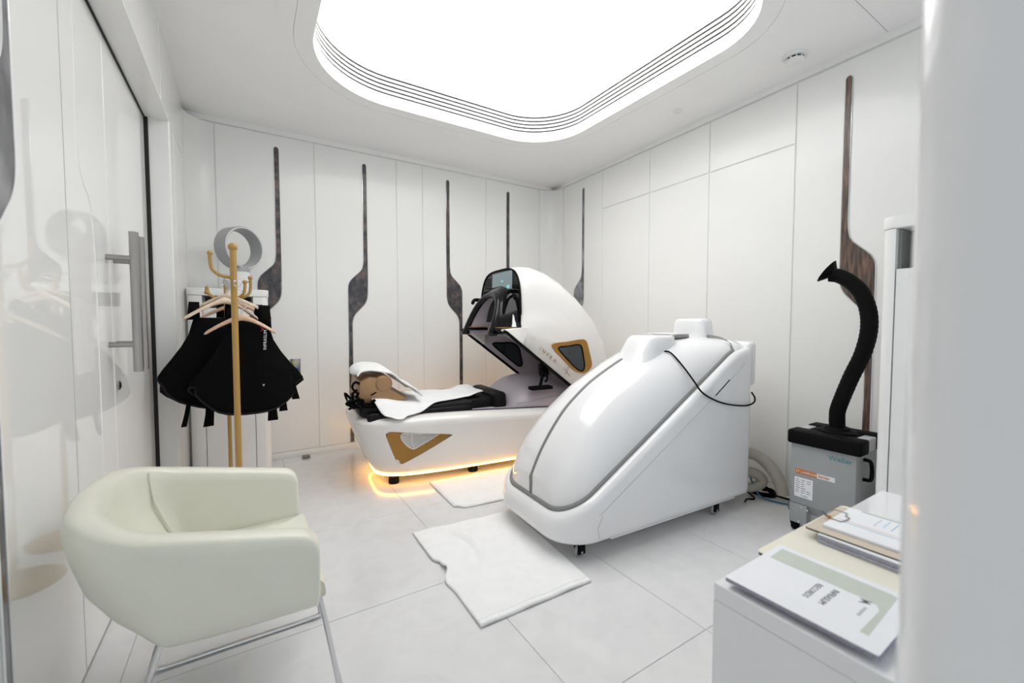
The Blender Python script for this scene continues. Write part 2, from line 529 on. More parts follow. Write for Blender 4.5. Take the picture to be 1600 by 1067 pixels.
# ------------------------------------------------------------------ ceiling with rounded light opening
def rrect(x0, x1, y0, y1, rad, n=12, off=0.0):
    """rad: dict ll, lr, ur, ul ; counter-clockwise ; off>0 grows"""
    out = []
    for key, cx, cy, a0 in (('ll', x0, y0, PI), ('lr', x1, y0, 1.5*PI), ('ur', x1, y1, 0), ('ul', x0, y1, PI/2)):
        r = rad[key]
        ccx = cx + (r if key in ('ll', 'ul') else -r); ccy = cy + (r if key in ('ll', 'lr') else -r)
        for k in range(n+1):
            a = a0 + PI/2*k/n
            out.append((ccx + (r+off)*math.cos(a), ccy + (r+off)*math.sin(a)))
    return out
LX0, LX1, LY0, LY1 = 0.335, 2.338, 1.08, 3.092
LR = dict(ll=0.45, lr=0.40, ur=0.45, ul=0.56)
def hole_plate(outer, inner, z0, z1, m, name, parent=None):
    """plate with a hole: outer rect sampled to same count as inner"""
    n = len(inner)
    cx = sum(p[0] for p in inner)/n; cy = sum(p[1] for p in inner)/n
    def out_pt(p):
        dx, dy = p[0]-cx, p[1]-cy
        ts = []
        if dx > 1e-9: ts.append((outer[1]-cx)/dx)
        if dx < -1e-9: ts.append((outer[0]-cx)/dx)
        if dy > 1e-9: ts.append((outer[3]-cy)/dy)
        if dy < -1e-9: ts.append((outer[2]-cy)/dy)
        t = min(ts); return (cx+dx*t, cy+dy*t)
    inn = []
    for i in range(n):
        a, b = inner[i], inner[(i+1) % n]
        inn.append(a)
        L = math.dist(a, b)
        if L > 0.05:
            k = int(L/0.04)
            inn += [(a[0]+(b[0]-a[0])*j/k, a[1]+(b[1]-a[1])*j/k) for j in range(1, k)]
    # insert exact corner rays
    for c in ((outer[0], outer[2]), (outer[1], outer[2]), (outer[1], outer[3]), (outer[0], outer[3])):
        ang = math.atan2(c[1]-cy, c[0]-cx)
        best = min(range(len(inn)), key=lambda i: abs((math.atan2(inn[i][1]-cy, inn[i][0]-cx)-ang+PI) % (2*PI)-PI))
        inn[best] = inn[best] + (c,)
    rows = []
    for p in inn:
        q = p[2] if len(p) == 3 else out_pt(p)
        rows.append([(p[0], p[1], z0), (q[0], q[1], z0), (q[0], q[1], z1), (p[0], p[1], z1)])
    return loft(name, rows, m, parent, close_v=True, cap0=False, cap1=False, close_u=True, angle=0.5)
hole = rrect(LX0, LX1, LY0, LY1, LR, off=0.091)
ce = hole_plate((XL-0.25, XR(4)+0.05, YN-0.1, 4.05), hole, ZC, ZC+0.05, 'ceiling', 'ceiling')
struct(ce, 'white ceiling with a large rounded light opening', 'ceiling')
# faint raised band around the opening and a joint line
inn = rrect(LX0, LX1, LY0, LY1, LR, off=0.092); outr = rrect(LX0, LX1, LY0, LY1, LR, off=0.175)
rows = [[(a[0], a[1], ZC-0.004), (b[0], b[1], ZC-0.004), (b[0], b[1], ZC+0.004), (a[0], a[1], ZC+0.004)] for a, b in zip(inn, outr)]
loft('raised_band', rows, 'ceiling', ce, close_v=True, cap0=False, cap1=False, close_u=True, angle=0.5)
box('joint_line', 1.98, 2.93, 0.90, 0.903, ZC-0.0006, ZC+0.001, 'fine_line', ce)

lt = thing('ceiling_light', 'huge rounded glowing light panel recessed in the ceiling', 'ceiling light', (1.33, 2.08, ZC))
def lring(z, off): return [(p[0]-1.33, p[1]-2.08, z-ZC) for p in rrect(LX0, LX1, LY0, LY1, LR, off=off)]
def lrows(zs): return list(map(list, zip(*[lring(z, o) for z, o in zs])))
ZD = 2.985
# fascias
def lband(name, z0, z1, o0, o1, m='ceiling'):
    return loft(name, lrows([(z0, o0), (z1, o0), (z1, o1), (z0, o1)]), m, lt, close_v=True, cap0=False, cap1=False, close_u=True, angle=0.5)
lband('lower_fascia', ZC-0.003, 2.745, -0.006, 0.09)
for k in range(4):
    lband('louvre_ring', 2.758 + k*0.029, 2.774 + k*0.029, -0.004, 0.0005)
lband('slot_back', 2.74, 2.88, 0.001, 0.02, 'slot_black')  # black ring just behind the gaps, painting the shade of the slots
lband('upper_fascia', 2.874, ZD-0.004, -0.006, 0.09)
dr = lring(ZD, 0.02)
prism('diffuser', [(p[0], p[1]) for p in dr], 'z', ZD-ZC, ZD-ZC+0.02, 'diffuser', lt, smooth=False)
prism('housing_top', [(p[0]*1.01, p[1]*1.01) for p in dr], 'z', ZD-ZC+0.021, ZD-ZC+0.04, 'backing', lt, smooth=False)

sd = thing('smoke_detector', 'round white smoke detector on the ceiling above the tall cabinet', 'smoke detector', (2.722, 1.262, ZC))
lathe('base', [(0.001, 0.0), (0.062, 0.0), (0.064, -0.006), (0.060, -0.018), (0.001, -0.018)], 'white_plastic', sd, seg=32)
lathe('dark_vent', [(0.001, -0.018), (0.043, -0.018), (0.043, -0.030), (0.001, -0.030)], 'slot_black', sd, seg=32)
lathe('cap', [(0.001, -0.029), (0.048, -0.029), (0.048, -0.040), (0.036, -0.047), (0.001, -0.048)], 'white_plastic', sd, seg=32)
for k in range(10):
    a = 2*PI*k/10
    tube('vent_rib', [(0.045*math.cos(a), 0.045*math.sin(a), -0.018), (0.045*math.cos(a), 0.045*math.sin(a), -0.030)], 0.004, 'white_plastic', sd, seg=6)
sp = lathe('sprinkler_cover', [(0.001, 0.0), (0.030, 0.0), (0.032, -0.005), (0.026, -0.009), (0.001, -0.009)], 'white_plastic', None, seg=28)
sp.location = (2.70, 2.03, ZC)
tag(sp, 'small flat white disc on the ceiling near the light', 'sprinkler cover')
#@@OBJECTS
# ------------------------------------------------------------------ infrared bed pod
BO, BYAW = (0.60, 3.18, 0), math.radians(-5)
bed = thing('infrared_bed', 'pearl white infrared bed pod with raised lid and glowing underside', 'therapy pod', BO, BYAW)
BZ = [(0.064, 0.170, 0.118), (0.10, 0.145, 0.090), (0.16, 0.105, 0.060), (0.25, 0.070, 0.036), (0.34, 0.035, 0.018), (0.42, 0.008, 0.004), (0.45, 0.0, 0.0), (0.468, 0.006, 0.008), (0.483, 0.030, 0.034), (0.492, 0.060, 0.064), (0.495, 0.085, 0.088)]
BLEN, BHW, BN = 2.20, 0.445, 4.6
def bed_dims(z):
    return interp([(a, b) for a, b, c in BZ], z), interp([(a, c) for a, b, c in BZ], z)
def bed_ring(xin, yin, z, n=96):
    a = BLEN/2 - xin*0.75; cx = BLEN/2 + xin*0.25; b = BHW - yin
    out = []
    for k in range(n):
        t = 2*PI*k/n
        c, s_ = math.cos(t), math.sin(t)
        x = cx + a*math.copysign(abs(c)**(2/BN), c); y = b*math.copysign(abs(s_)**(2/BN), s_)
        zz = z - (0.055*sm(0.4, 1.9, x) if z > 0.3 else 0)*sm(0.3, 0.45, z)
        out.append((x, y, zz))
    return out
def bed_y(x, z):
    xin, yin = bed_dims(z); a = BLEN/2 - xin*0.75; cx = BLEN/2 + xin*0.25; b = BHW - yin
    t = min(1, abs((x-cx)/a))
    return -b*(1 - t**BN)**(1/BN)
rows = [bed_ring(xi, yi, z) for z, xi, yi in BZ] + [bed_ring(0.095, 0.100, 0.485), bed_ring(0.11, 0.115, 0.42)]
body = loft('body', rows, 'white_pearl', bed, angle=0.9)
# vent recess cut into the near side
VP = [(0.198, 0.375), (0.215, 0.394), (0.245, 0.401), (0.605, 0.350), (0.628, 0.341), (0.622, 0.328), (0.335, 0.176), (0.300, 0.167), (0.272, 0.185), (0.262, 0.205)]
VP = [(c.x, c.y) for c in catmull(VP, 3, True)]
cb = bm_obj('vent_cutter', prism_bm(VP, 'y', -0.6, -0.345), 'gold', bed)
md = body.modifiers.new('cut', 'BOOLEAN'); md.object = cb; md.operation = 'DIFFERENCE'; md.solver = 'EXACT'
bake(body)
bpy.data.objects.remove(cb)
vcx, vcz = 0.375, 0.300
inner = [(0.300, 0.345), (0.304, 0.372), (0.325, 0.378), (0.540, 0.356), (0.556, 0.347), (0.405, 0.264), (0.385, 0.258), (0.355, 0.272), (0.325, 0.305)]
inner = [(c.x, c.y) for c in catmull(inner, 3, True)]
import itertools
def resample(poly, n):
    L = [0]
    P = poly + [poly[0]]
    for a, b in zip(P, P[1:]): L.append(L[-1] + math.dist(a, b))
    out = []
    for k in range(n):
        t = L[-1]*k/n
        for i in range(len(poly)):
            if L[i] <= t <= L[i+1]:
                u = (t-L[i])/max(1e-9, L[i+1]-L[i]); a, b = P[i], P[i+1]
                out.append((a[0]+(b[0]-a[0])*u, a[1]+(b[1]-a[1])*u)); break
    return out
vo, vi = resample(VP, 40), resample(inner, 40)
def yv(p, dpt): return bed_y(p[0], p[1]) + dpt
rows = [[(p[0], yv(p, -0.002), p[1]) for p in vo], [(p[0], yv(p, 0.004), p[1]) for p in vo], [(q[0], yv(q, 0.036), q[1]) for q in vi]]
vt = bm_obj('vent_surround', grid_bm(rows, close_v=True), 'gold', bed, smooth=True, angle=0.6)
vt['label'] = 'gold recessed vent surround'
bm = bmesh.new(); bm.faces.new([bm.verts.new((q[0], yv(q, 0.046), q[1])) for q in vi]); bmesh.ops.triangulate(bm, faces=bm.faces[:])
bm_obj('vent_back', bm, 'niche_grey', vt)
bm_obj('vent_rim', tube_bm([(q[0], yv(q, 0.036), q[1]) for q in vi], 0.004, 6, True), 'white_plastic', vt, smooth=True)
def span(poly, z):
    xs_ = []
    for a, b in zip(poly, poly[1:]+poly[:1]):
        if (a[1]-z)*(b[1]-z) < 0: xs_.append(a[0]+(b[0]-a[0])*(z-a[1])/(b[1]-a[1]))
    return (min(xs_), max(xs_)) if len(xs_) >= 2 else None
for k in range(12):
    z = 0.262 + k*0.0100
    sp_ = span(vi, z)
    if sp_ and sp_[1]-sp_[0] > 0.02:
        tube('slat', [(sp_[0], yv((sp_[0], z), 0.037), z), (sp_[1], yv((sp_[1], z), 0.037), z)], 0.0036, 'white_plastic', vt, seg=6)
tube('slat', [(0.37, yv((0.37, .37), 0.036), 0.372), (0.375, yv((0.375, .3), 0.036), 0.30), (0.395, yv((0.395, .265), 0.036), 0.264)], 0.004, 'white_plastic', vt, seg=6)
# glowing strip and feet
lp = bed_ring(0.160, 0.110, 0.069)
led = bm_obj('light_strip', tube_bm(lp, 0.0065, 6, True), 'led', bed, smooth=True)
led['label'] = 'glowing amber light strip'
for x, y in ((0.275, -0.232), (0.862, -0.257), (1.55, -0.257), (0.275, 0.232), (0.862, 0.257), (1.95, -0.27), (1.95, 0.27)):
    lathe('foot', [(0.001, 0), (0.036, 0), (0.038, 0.006), (0.036, 0.030), (0.034, 0.085), (0.001, 0.085)], 'black_rubber', bed, c=(x, y, 0), seg=20)
# mattress: padded sections
def pad(name, x0, x1, y0, y1, z0, z1, m, parent, r=0.02):
    return box(name, x0, x1, y0, y1, z0, z1, m, parent, bev=r, seg=3)
mt = pad('mattress', 0.09, 0.83, -0.345, 0.345, 0.455, 0.525, 'black_leather', bed)
pad('leg_pad', 0.835, 1.06, -0.20, 0.28, 0.455, 0.54, 'black_leather', mt)
pad('knee_bolster', 1.05, 1.165, -0.24, 0.26, 0.44, 0.578, 'black_leather', mt, 0.035)
pad('head_pad', 0.045, 0.24, -0.30, 0.30, 0.49, 0.575, 'black_leather', mt, 0.03)
for y in (-0.22, 0.24):
    pad('arm_rest', 0.30, 0.84, y-0.11, y+0.11, 0.50, 0.545, 'black_leather', mt, 0.015)
box('tray_liner', 0.83, 1.25, -0.345, 0.345, 0.43, 0.462, 'lilac', bed, bev=0.004)
# foot hump
rows = []
for k, (x, zt, w) in enumerate([(1.150, 0.46, 0.20), (1.165, 0.49, 0.26), (1.20, 0.55, 0.30), (1.26, 0.61, 0.32), (1.33, 0.655, 0.325), (1.42, 0.675, 0.325), (1.56, 0.675, 0.325), (1.75, 0.64, 0.32), (1.95, 0.56, 0.30), (2.08, 0.46, 0.25)]):
    r_ = []
    for j in range(25):
        t = PI*j/24; c, s_ = math.cos(t), math.sin(t)
        r_.append((x, -w*1.06*math.copysign(abs(c)**(2/2.8), c), 0.42 + (zt-0.42)*abs(s_)**(2/2.8)))
    rows.append(r_)
fh = bm_obj('foot_well', grid_bm(rows, cap0=True, cap1=True), 'lilac', bed, smooth=True, angle=0.8)
fh['label'] = 'lilac foot well'
tube('seam', [(1.172, -0.20, 0.485), (1.25, -0.345, 0.50), (1.45, -0.347, 0.525), (1.70, -0.341, 0.54)], 0.0016, 'grey_gasket', fh, seg=5, smooth_n=6)
# rim gasket on the base
rg = bed_ring(0.088, 0.092, 0.4955)
bm_obj('base_gasket', tube_bm(rg, 0.005, 6, True), 'black_rubber', bed, smooth=True)
# pedals
pa = tube('pedal_crank', [(1.44, -0.345, 0.765), (1.425, -0.35, 0.72), (1.395, -0.355, 0.618)], 0.012, 'black_rubber', bed, seg=10)
box('pedal', 1.30, 1.49, -0.40, -0.325, 0.598, 0.626, 'black_rubber', pa, bev=0.008)
lathe('pedal_hub', [(0.001, -0.03), (0.030, -0.03), (0.034, -0.02), (0.034, 0.02), (0.030, 0.03), (0.001, 0.03)], 'black_rubber', pa, c=(1.445, -0.33, 0.725), axis='x', seg=18)
box('pedal_clip', 1.41, 1.475, -0.35, -0.29, 0.735, 0.80, 'black_rubber', pa, bev=0.012)
tube('pedal_strap', [(1.43, -0.35, 0.76), (1.455, -0.36, 0.72), (1.46, -0.355, 0.67), (1.45, -0.34, 0.655)], 0.009, 'black_rubber', pa, seg=8, smooth_n=4)

# lid shell
RT = [((1.20, 0.958), (1.215, 1.560)), ((1.245, 0.925), (1.275, 1.580)), ((1.31, 0.875), (1.36, 1.585)), ((1.39, 0.815), (1.48, 1.555)), ((1.48, 0.748), (1.62, 1.485)), ((1.57, 0.680), (1.77, 1.375)), ((1.67, 0.605), (1.92, 1.225)), ((1.76, 0.537), (2.04, 1.05)), ((1.83, 0.49), (2.11, 0.86)), ((1.90, 0.465), (2.15, 0.66)), ((2.0, 0.455), (2.165, 0.50))]
SHN = 5.0
def sstep(i, s): # side steps in above a crease that runs back from the beak
    f = max(0.0, 1 - i/6.0)
    sc = 0.21 + 0.085*i
    return 0.045*sm(sc, sc+0.05, s)*f + 0.03*s
def shell_row(i, n=72):
    (rx, rz), (tx, tz) = RT[i]
    out = []
    for j in range(n+1):
        t = PI*j/n; c, s_ = math.cos(t), math.sin(t)
        s = abs(s_)**(2/SHN); y = -0.445*math.copysign(abs(c)**(2/SHN), c)
        y -= math.copysign(min(abs(y), sstep(i, s)), y)
        cr = 0.20*(1 - i/(len(RT)-1))
        out.append((rx+(tx-rx)*s, y, rz+(tz-rz)*s))
    return out
rows = [shell_row(i) for i in range(len(RT))]
me_rows = []
for i in range(len(rows)-1):
    me_rows.append(rows[i])
me_rows.append(rows[-1])
lid = bm_obj('lid', grid_bm(me_rows), ['white_pearl', 'lilac'], bed, smooth=True, angle=0.9)
solid(lid, 0.028, -1 if True else 1, 1)
md = lid.modifiers['solid']; md.material_offset_rim = 0
lid['label'] = 'pearl white lid raised on its hinge'
# side beaks reaching forward
for sgn, nm in ((-1, 'white_pearl'), (1, 'white_pearl')):
    y0, y1 = sorted((sgn*0.437, sgn*0.36))
    prism('side_beak', [(1.045, 1.066), (1.21, 0.945), (1.235, 0.925), (1.235, 1.092), (1.21, 1.088), (1.055, 1.076)], 'y', y0, y1, nm, lid, bev=0.006)
    gp = [(1.035, sgn*0.438, 1.062), (1.06, sgn*0.440, 1.050)] + [(r[0][0]-0.003, sgn*0.436, r[0][1]-0.012) for r in RT]
    tube('lid_gasket', gp, 0.013, 'black_rubber', lid, seg=8)
# control panel face (arch), screen, speakers
fr = shell_row(0)
face = [(p[0]-0.004, p[1], p[2]) for p in fr if p[2] > 1.08]
cp_bm = bmesh.new()
A = [cp_bm.verts.new(p) for p in face]; B = [cp_bm.verts.new((p[0]+0.03, p[1], p[2])) for p in face]
cp_bm.faces.new(A); cp_bm.faces.new(B[::-1])
for k in range(len(A)): cp_bm.faces.new((A[k], A[(k+1) % len(A)], B[(k+1) % len(A)], B[k]))
cp = bm_obj('control_panel', cp_bm, 'black_gloss', lid)
cp['label'] = 'black control panel with a touch screen'
tube('panel_edge', face[1:-1], 0.009, 'black_rubber', cp, seg=8)
XF = 1.192
def fx(z): return 1.1945 + 0.015*(z-0.958)/0.602
scr_bm = box_bm(-0.006, 0, -0.245, 0.125, 1.392, 1.540, 0.003, 1)
for v in scr_bm.verts: v.co.x += fx(v.co.z) - 0.001
sc = bm_obj('screen', scr_bm, 'screen', cp)
box('screen_button', fx(1.41)-0.0095, fx(1.41)-0.006, -0.205, -0.165, 1.402, 1.424, 'screen_mark', sc)
box('screen_icon', fx(1.46)-0.0095, fx(1.46)-0.006, -0.09, -0.05, 1.459, 1.469, 'screen_mark', sc)
for y in (0.20, 0.255): lathe('knob', [(0.001, 0), (0.016, 0), (0.016, -0.022), (0.012, -0.026), (0.001, -0.026)], 'black_rubber', cp, c=(fx(1.39), y, 1.385), axis='x', seg=16)
for y in (-0.30, -0.345): lathe('knob', [(0.001, 0), (0.018, 0), (0.018, -0.022), (0.014, -0.026), (0.001, -0.026)], 'black_rubber', cp, c=(fx(1.41), y, 1.405), axis='x', seg=16)
for y0, y1 in ((-0.36, -0.27), (0.16, 0.30)):
    for i in range(5):
        for j in range(6):
            y = y0 + (y1-y0)*(i+0.5)/5; z = 1.425 + j*0.016
            s_z = (z-0.958)/0.602
            if abs(y) > 0.445*(1-s_z**SHN)**(1/SHN) - sstep(0, s_z) - 0.03: continue
            box('speaker_hole', fx(z)-0.003, fx(z)-0.0005, y-0.005, y+0.005, z-0.004, z+0.004, 'black_rubber', cp)
# neck collar ring, shroud and tunnel
def arch(w, z0, z1, x0, x1, n=20, e=2.3, yc=0.0):
    out = []
    for j in range(n+1):
        t = PI*j/n; c, s_ = math.cos(t), math.sin(t); s = abs(s_)**(2/e)
        out.append((x0+(x1-x0)*s, yc - w*math.copysign(abs(c)**(2/e), c), z0+(z1-z0)*s))
    return out
ring = arch(0.275, 1.03, 1.355, 1.005, 1.135)
cr = bm_obj('neck_collar', tube_bm(ring, 0.027, 10), 'black_gloss', lid, smooth=True)
cr['label'] = 'black padded neck collar arch'
shr = [[p for p in arch(0.29, 1.03, 1.375, 1.005, 1.135)], [p for p in arch(0.33, 1.04, 1.42, 1.10, 1.17)], [p for p in arch(0.36, 1.05, 1.43, 1.205, 1.205)]]
bm_obj('collar_shroud', grid_bm(shr), 'black_gloss', cr, smooth=True)
tun = [arch(0.262, 1.02, 1.340, 1.005, 1.135), arch(0.27, 1.02, 1.34, 1.25, 1.30), arch(0.28, 0.95, 1.34, 1.55, 1.6), arch(0.2, 0.95, 1.2, 1.75, 1.8)]
bm_obj('collar_lining', grid_bm(tun), 'lilac', cr, smooth=True)
for sgn in (-1, 1):
    box('collar_foot', 0.975, 1.045, sgn*0.285-0.03, sgn*0.285+0.03, 1.022, 1.052, 'black_gloss', cr, bev=0.01)
tube('grab_rail', [(1.10, -0.285, 1.08), (1.12, -0.285, 1.30), (1.135, -0.27, 1.35), (1.17, -0.26, 1.37), (1.20, -0.26, 1.37)], 0.014, 'black_rubber', lid, seg=10, smooth_n=5)
tube('grab_rail', [(1.10, 0.33, 1.30), (1.14, 0.38, 1.33), (1.20, 0.36, 1.33)], 0.016, 'black_rubber', lid, seg=10, smooth_n=5)
# trays on both sides
for sgn in (-1, 1):
    y0, y1 = sorted((sgn*0.36, sgn*0.24))
    tr = box('tray', 1.02, 1.21, y0, y1, 1.058, 1.082, 'black_gloss', lid, bev=0.004)
    box('tray_trim', 1.03, 1.20, y0+0.004, y1-0.004, 1.0825, 1.090, 'gold', tr, bev=0.002)
# near window in gold surround + far window seen from inside
def side_pt(x, z, sgn, off):
    """point on the lid side wall at given x,z: near-planar outside"""
    return (x, sgn*(0.447+off) , z)
GW = [(1.445, 0.950), (1.60, 0.974), (1.735, 0.990), (1.775, 0.984), (1.795, 0.955), (1.815, 0.880), (1.836, 0.780), (1.800, 0.735), (1.74, 0.715), (1.66, 0.740), (1.56, 0.825)]
IW = [(1.505, 0.925), (1.60, 0.938), (1.69, 0.948), (1.728, 0.938), (1.742, 0.90), (1.752, 0.84), (1.760, 0.77), (1.735, 0.735), (1.68, 0.755), (1.60, 0.825)]
go, gi = resample([(c.x, c.y) for c in catmull(GW, 4, True)], 44), resample([(c.x, c.y) for c in catmull(IW, 4, True)], 44)
def lid_y(x, z):
    """outer |y| of the lid wall at x, z (search the superellipse sections)"""
    best = None
    for i in range(len(RT)-1):
        for u in (0, .25, .5, .75):
            r0 = [a+(b-a)*u for a, b in zip(RT[i][0], RT[i+1][0])]; t0 = [a+(b-a)*u for a, b in zip(RT[i][1], RT[i+1][1])]
            L2 = (t0[0]-r0[0])**2 + (t0[1]-r0[1])**2
            s = ((x-r0[0])*(t0[0]-r0[0]) + (z-r0[1])*(t0[1]-r0[1]))/L2
            if s < 0 or s > 1: continue
            d = math.hypot(r0[0]+(t0[0]-r0[0])*s-x, r0[1]+(t0[1]-r0[1])*s-z)
            if best is None or d < best[0]:
                y = 0.445*(1-s**SHN)**(1/SHN); y -= min(y, sstep(i+u, s)); best = (d, y)
    return best[1] if best else 0.445
rows = [[(p[0], -lid_y(*p)+0.004, p[1]) for p in go], [(p[0], -lid_y(*p)-0.013, p[1]) for p in go], [(q[0], -lid_y(*q)-0.010, q[1]) for q in gi], [(q[0], -lid_y(*q)+0.002, q[1]) for q in gi]]
ws = bm_obj('window_surround', grid_bm(rows, close_v=True), 'gold', lid, smooth=True, angle=0.5)
ws['label'] = 'gold side window surround'
bm = bmesh.new(); bm.faces.new([bm.verts.new((q[0], -lid_y(*q)-0.0085, q[1])) for q in gi]); bmesh.ops.triangulate(bm, faces=bm.faces[:])
bm_obj('window_pane', bm, 'smoke_glass', ws)
bm_obj('pane_gasket', tube_bm([(q[0], -lid_y(*q)-0.010, q[1]) for q in gi], 0.006, 6, True), 'black_rubber', ws, smooth=True)
FWN = [(1.33, 0.925), (1.42, 0.932), (1.53, 0.93), (1.60, 0.89), (1.63, 0.80), (1.645, 0.715), (1.62, 0.700), (1.57, 0.73), (1.46, 0.815)]
fw = resample([(c.x, c.y) for c in catmull(FWN, 4, True)], 36)
bm = bmesh.new(); bm.faces.new([bm.verts.new((q[0], lid_y(*q)-0.034, q[1])) for q in fw]); bmesh.ops.triangulate(bm, faces=bm.faces[:])
fp = bm_obj('inner_pane', bm, 'smoke_glass', lid)
bm_obj('pane_gasket', tube_bm([(q[0], lid_y(*q)-0.036, q[1]) for q in fw], 0.008, 6, True), 'black_rubber', fp, smooth=True)
tube('pane_divider', [(1.45, lid_y(1.45, .93)-0.037, 0.93), (1.45, lid_y(1.45, .83)-0.037, 0.825)], 0.004, 'black_rubber', fp, seg=6)
# lettering along the lid edge
dx, dz = 1.606-1.333, 0.713-0.924
ln = math.hypot(dx, dz); ux, uz = dx/ln, dz/ln
M0 = frame_M((1.327, -0.4535, 0.918), (ux, 0, uz), (-uz, 0, ux))
text_part('lettering', 'INFRA', 0.042, M0, 'gold_print', lid, space=1.75)
M1 = frame_M((1.327+ux*0.178, -0.4535, 0.918+uz*0.178), (ux, 0, uz), (-uz, 0, ux))
text_part('lettering', 'SLIM', 0.038, M1, 'silver_print', lid, space=1.7)
tube('lettering', [(1.557, -0.452, 0.770), (1.583, -0.452, 0.735), (1.612, -0.452, 0.702)], 0.0022, 'gold_print', lid, seg=5)
tube('lettering', [(1.600, -0.452, 0.775), (1.583, -0.452, 0.735), (1.560, -0.452, 0.715)], 0.0018, 'gold_print', lid, seg=5)

# pillow, towels, straps on the bed
def bw(x, y, z=0.0):
    c, s_ = math.cos(BYAW), math.sin(BYAW)
    return (BO[0]+c*x-s_*y, BO[1]+s_*x+c*y, z)
pl_ = thing('bolster_pillow', 'tan leather bolster pillow under a white towel on the infrared bed', 'pillow', bw(0.2, 0, 0.575), BYAW)
lathe('roll', [(0.001, -0.25), (0.045, -0.25), (0.060, -0.235), (0.062, 0.23), (0.045, 0.25), (0.001, 0.25)], 'tan_leather', pl_, c=(0.012, 0, 0.128), axis='y', seg=28)
prism('wedge', [(-0.155, 0.02), (-0.14, 0.15), (-0.08, 0.18), (-0.02, 0.17), (0.06, 0.07), (0.17, 0.03), (0.17, 0.0), (-0.10, 0.0)], 'y', -0.24, 0.24, 'tan_leather', pl_, bev=0.012)
def cloth(name, fn, nu, nv, m, parent=None, t=0.008, sub=1):
    rows = [[fn(i/nu, j/nv) for j in range(nv+1)] for i in range(nu+1)]
    o = bm_obj(name, grid_bm(rows), m, parent, smooth=True)
    solid(o, t, 0); 
    if sub: subsurf(o, sub)
    return o
# towel over pillow
prof = catmull([(0.035, 0, 0.762), (0.06, 0, 0.795), (0.12, 0, 0.812), (0.20, 0, 0.805), (0.262, 0, 0.790), (0.315, 0, 0.735), (0.37, 0, 0.69), (0.43, 0, 0.655), (0.475, 0, 0.612)], 4)
def f_pt(u, v):
    k = u*(len(prof)-1); i = min(int(k), len(prof)-2); f = k-i
    p = prof[i]*(1-f) + prof[i+1]*f
    y = -0.27 + 0.52*v + 0.02*math.sin(u*5)
    dip = -0.022*sm(0.25, 0.0, v)*math.sin(u*PI*1.3)**2
    x = p.x + 0.012*math.sin(v*9+u*3)
    w = bw(x, y); return (w[0], w[1], p.z + dip + 0.006*math.sin(v*11+u*7))
t1 = cloth('towel', f_pt, 26, 16, 'towel', t=0.014)
tag(t1, 'white towel draped over the tan bolster pillow', 'towel')
# towel over mattress
def f_mt(u, v):
    # u along the bed, v from near edge to far edge
    x = 0.13 + 0.89*u
    yn = interp([(0, -0.40), (0.06, -0.425), (0.14, -0.43), (0.30, -0.385), (0.45, -0.33), (0.6, -0.26), (0.75, -0.215), (0.9, -0.19), (1.0, -0.10)], u)
    y = yn + (0.27-yn)*v
    if u < 0.3: x += 0.085*sm(-0.30, -0.43, y)*(1-u/0.3)
    base = interp([(0, 0.598), (0.12, 0.590), (0.20, 0.575), (0.36, 0.560), (0.75, 0.556), (0.82, 0.556), (0.90, 0.580), (1, 0.575)], u)
    edge_z = 0.506 - 0.03*sm(-0.41, -0.435, y)
    k = sm(-0.315, -0.375, y)
    z = base*(1-k) + edge_z*k
    w = bw(x, y)
    return (w[0], w[1], z + 0.003*math.sin(u*17+v*4) + 0.004*math.sin(v*9-u*6)*(1-k))
t2 = cloth('towel', f_mt, 34, 18, 'towel', t=0.009)
tag(t2, 'white towel spread over the black mattress, corner hanging down', 'towel')
# bunch of black straps at the head end
st = thing('strap_bundle', 'tangle of black webbing straps with buckles at the head of the bed', 'straps', bw(0.05, -0.18, 0.50), BYAW)
random.seed(11)
for k in range(9):
    x0 = random.uniform(-0.06, 0.09); y0 = random.uniform(-0.13, 0.12)
    pts = [(x0, y0, 0.07)]
    for j in range(5):
        pts.append((x0+random.uniform(-0.05, 0.06), y0+random.uniform(-0.06, 0.06), 0.02+random.uniform(0.0, 0.14)))
    tube('strap', pts, 0.0085, 'black_cloth', st, seg=6, smooth_n=5)
tube('strap', [(-0.01, -0.05, 0.15), (-0.04, -0.05, 0.19), (-0.02, -0.05, 0.225), (0.02, -0.03, 0.20)], 0.008, 'black_cloth', st, seg=6, smooth_n=5)
for k in range(6):
    x0 = random.uniform(-0.07, 0.04); y0 = random.uniform(-0.15, 0.05); z0 = 0.03+random.uniform(0, 0.1)
    box('buckle', x0-0.014, x0+0.014, y0-0.012, y0+0.012, z0-0.006, z0+0.006, 'black_gloss', st, bev=0.003)
# tissue on the tray
def f_ts(u, v):
    a = u*2*PI; r = 0.012 + 0.024*v + 0.006*math.sin(a*3)
    w = bw(1.17 + r*math.cos(a)*0.8, -0.325 + r*math.sin(a))
    return (w[0], w[1], 1.0915 + 0.085*(1-v*0.9) + 0.012*math.sin(a*2+v*3) - 0.0*v) if v < 1 else (w[0], w[1], 1.0915)
rows = [[f_ts(i/16, j/5) for j in range(6)] for i in range(16)]
ts = bm_obj('tissue', grid_bm(rows, close_u=True), 'towel', None, smooth=True)
tag(ts, 'crumpled white tissue on the gold tray of the bed lid', 'tissue')

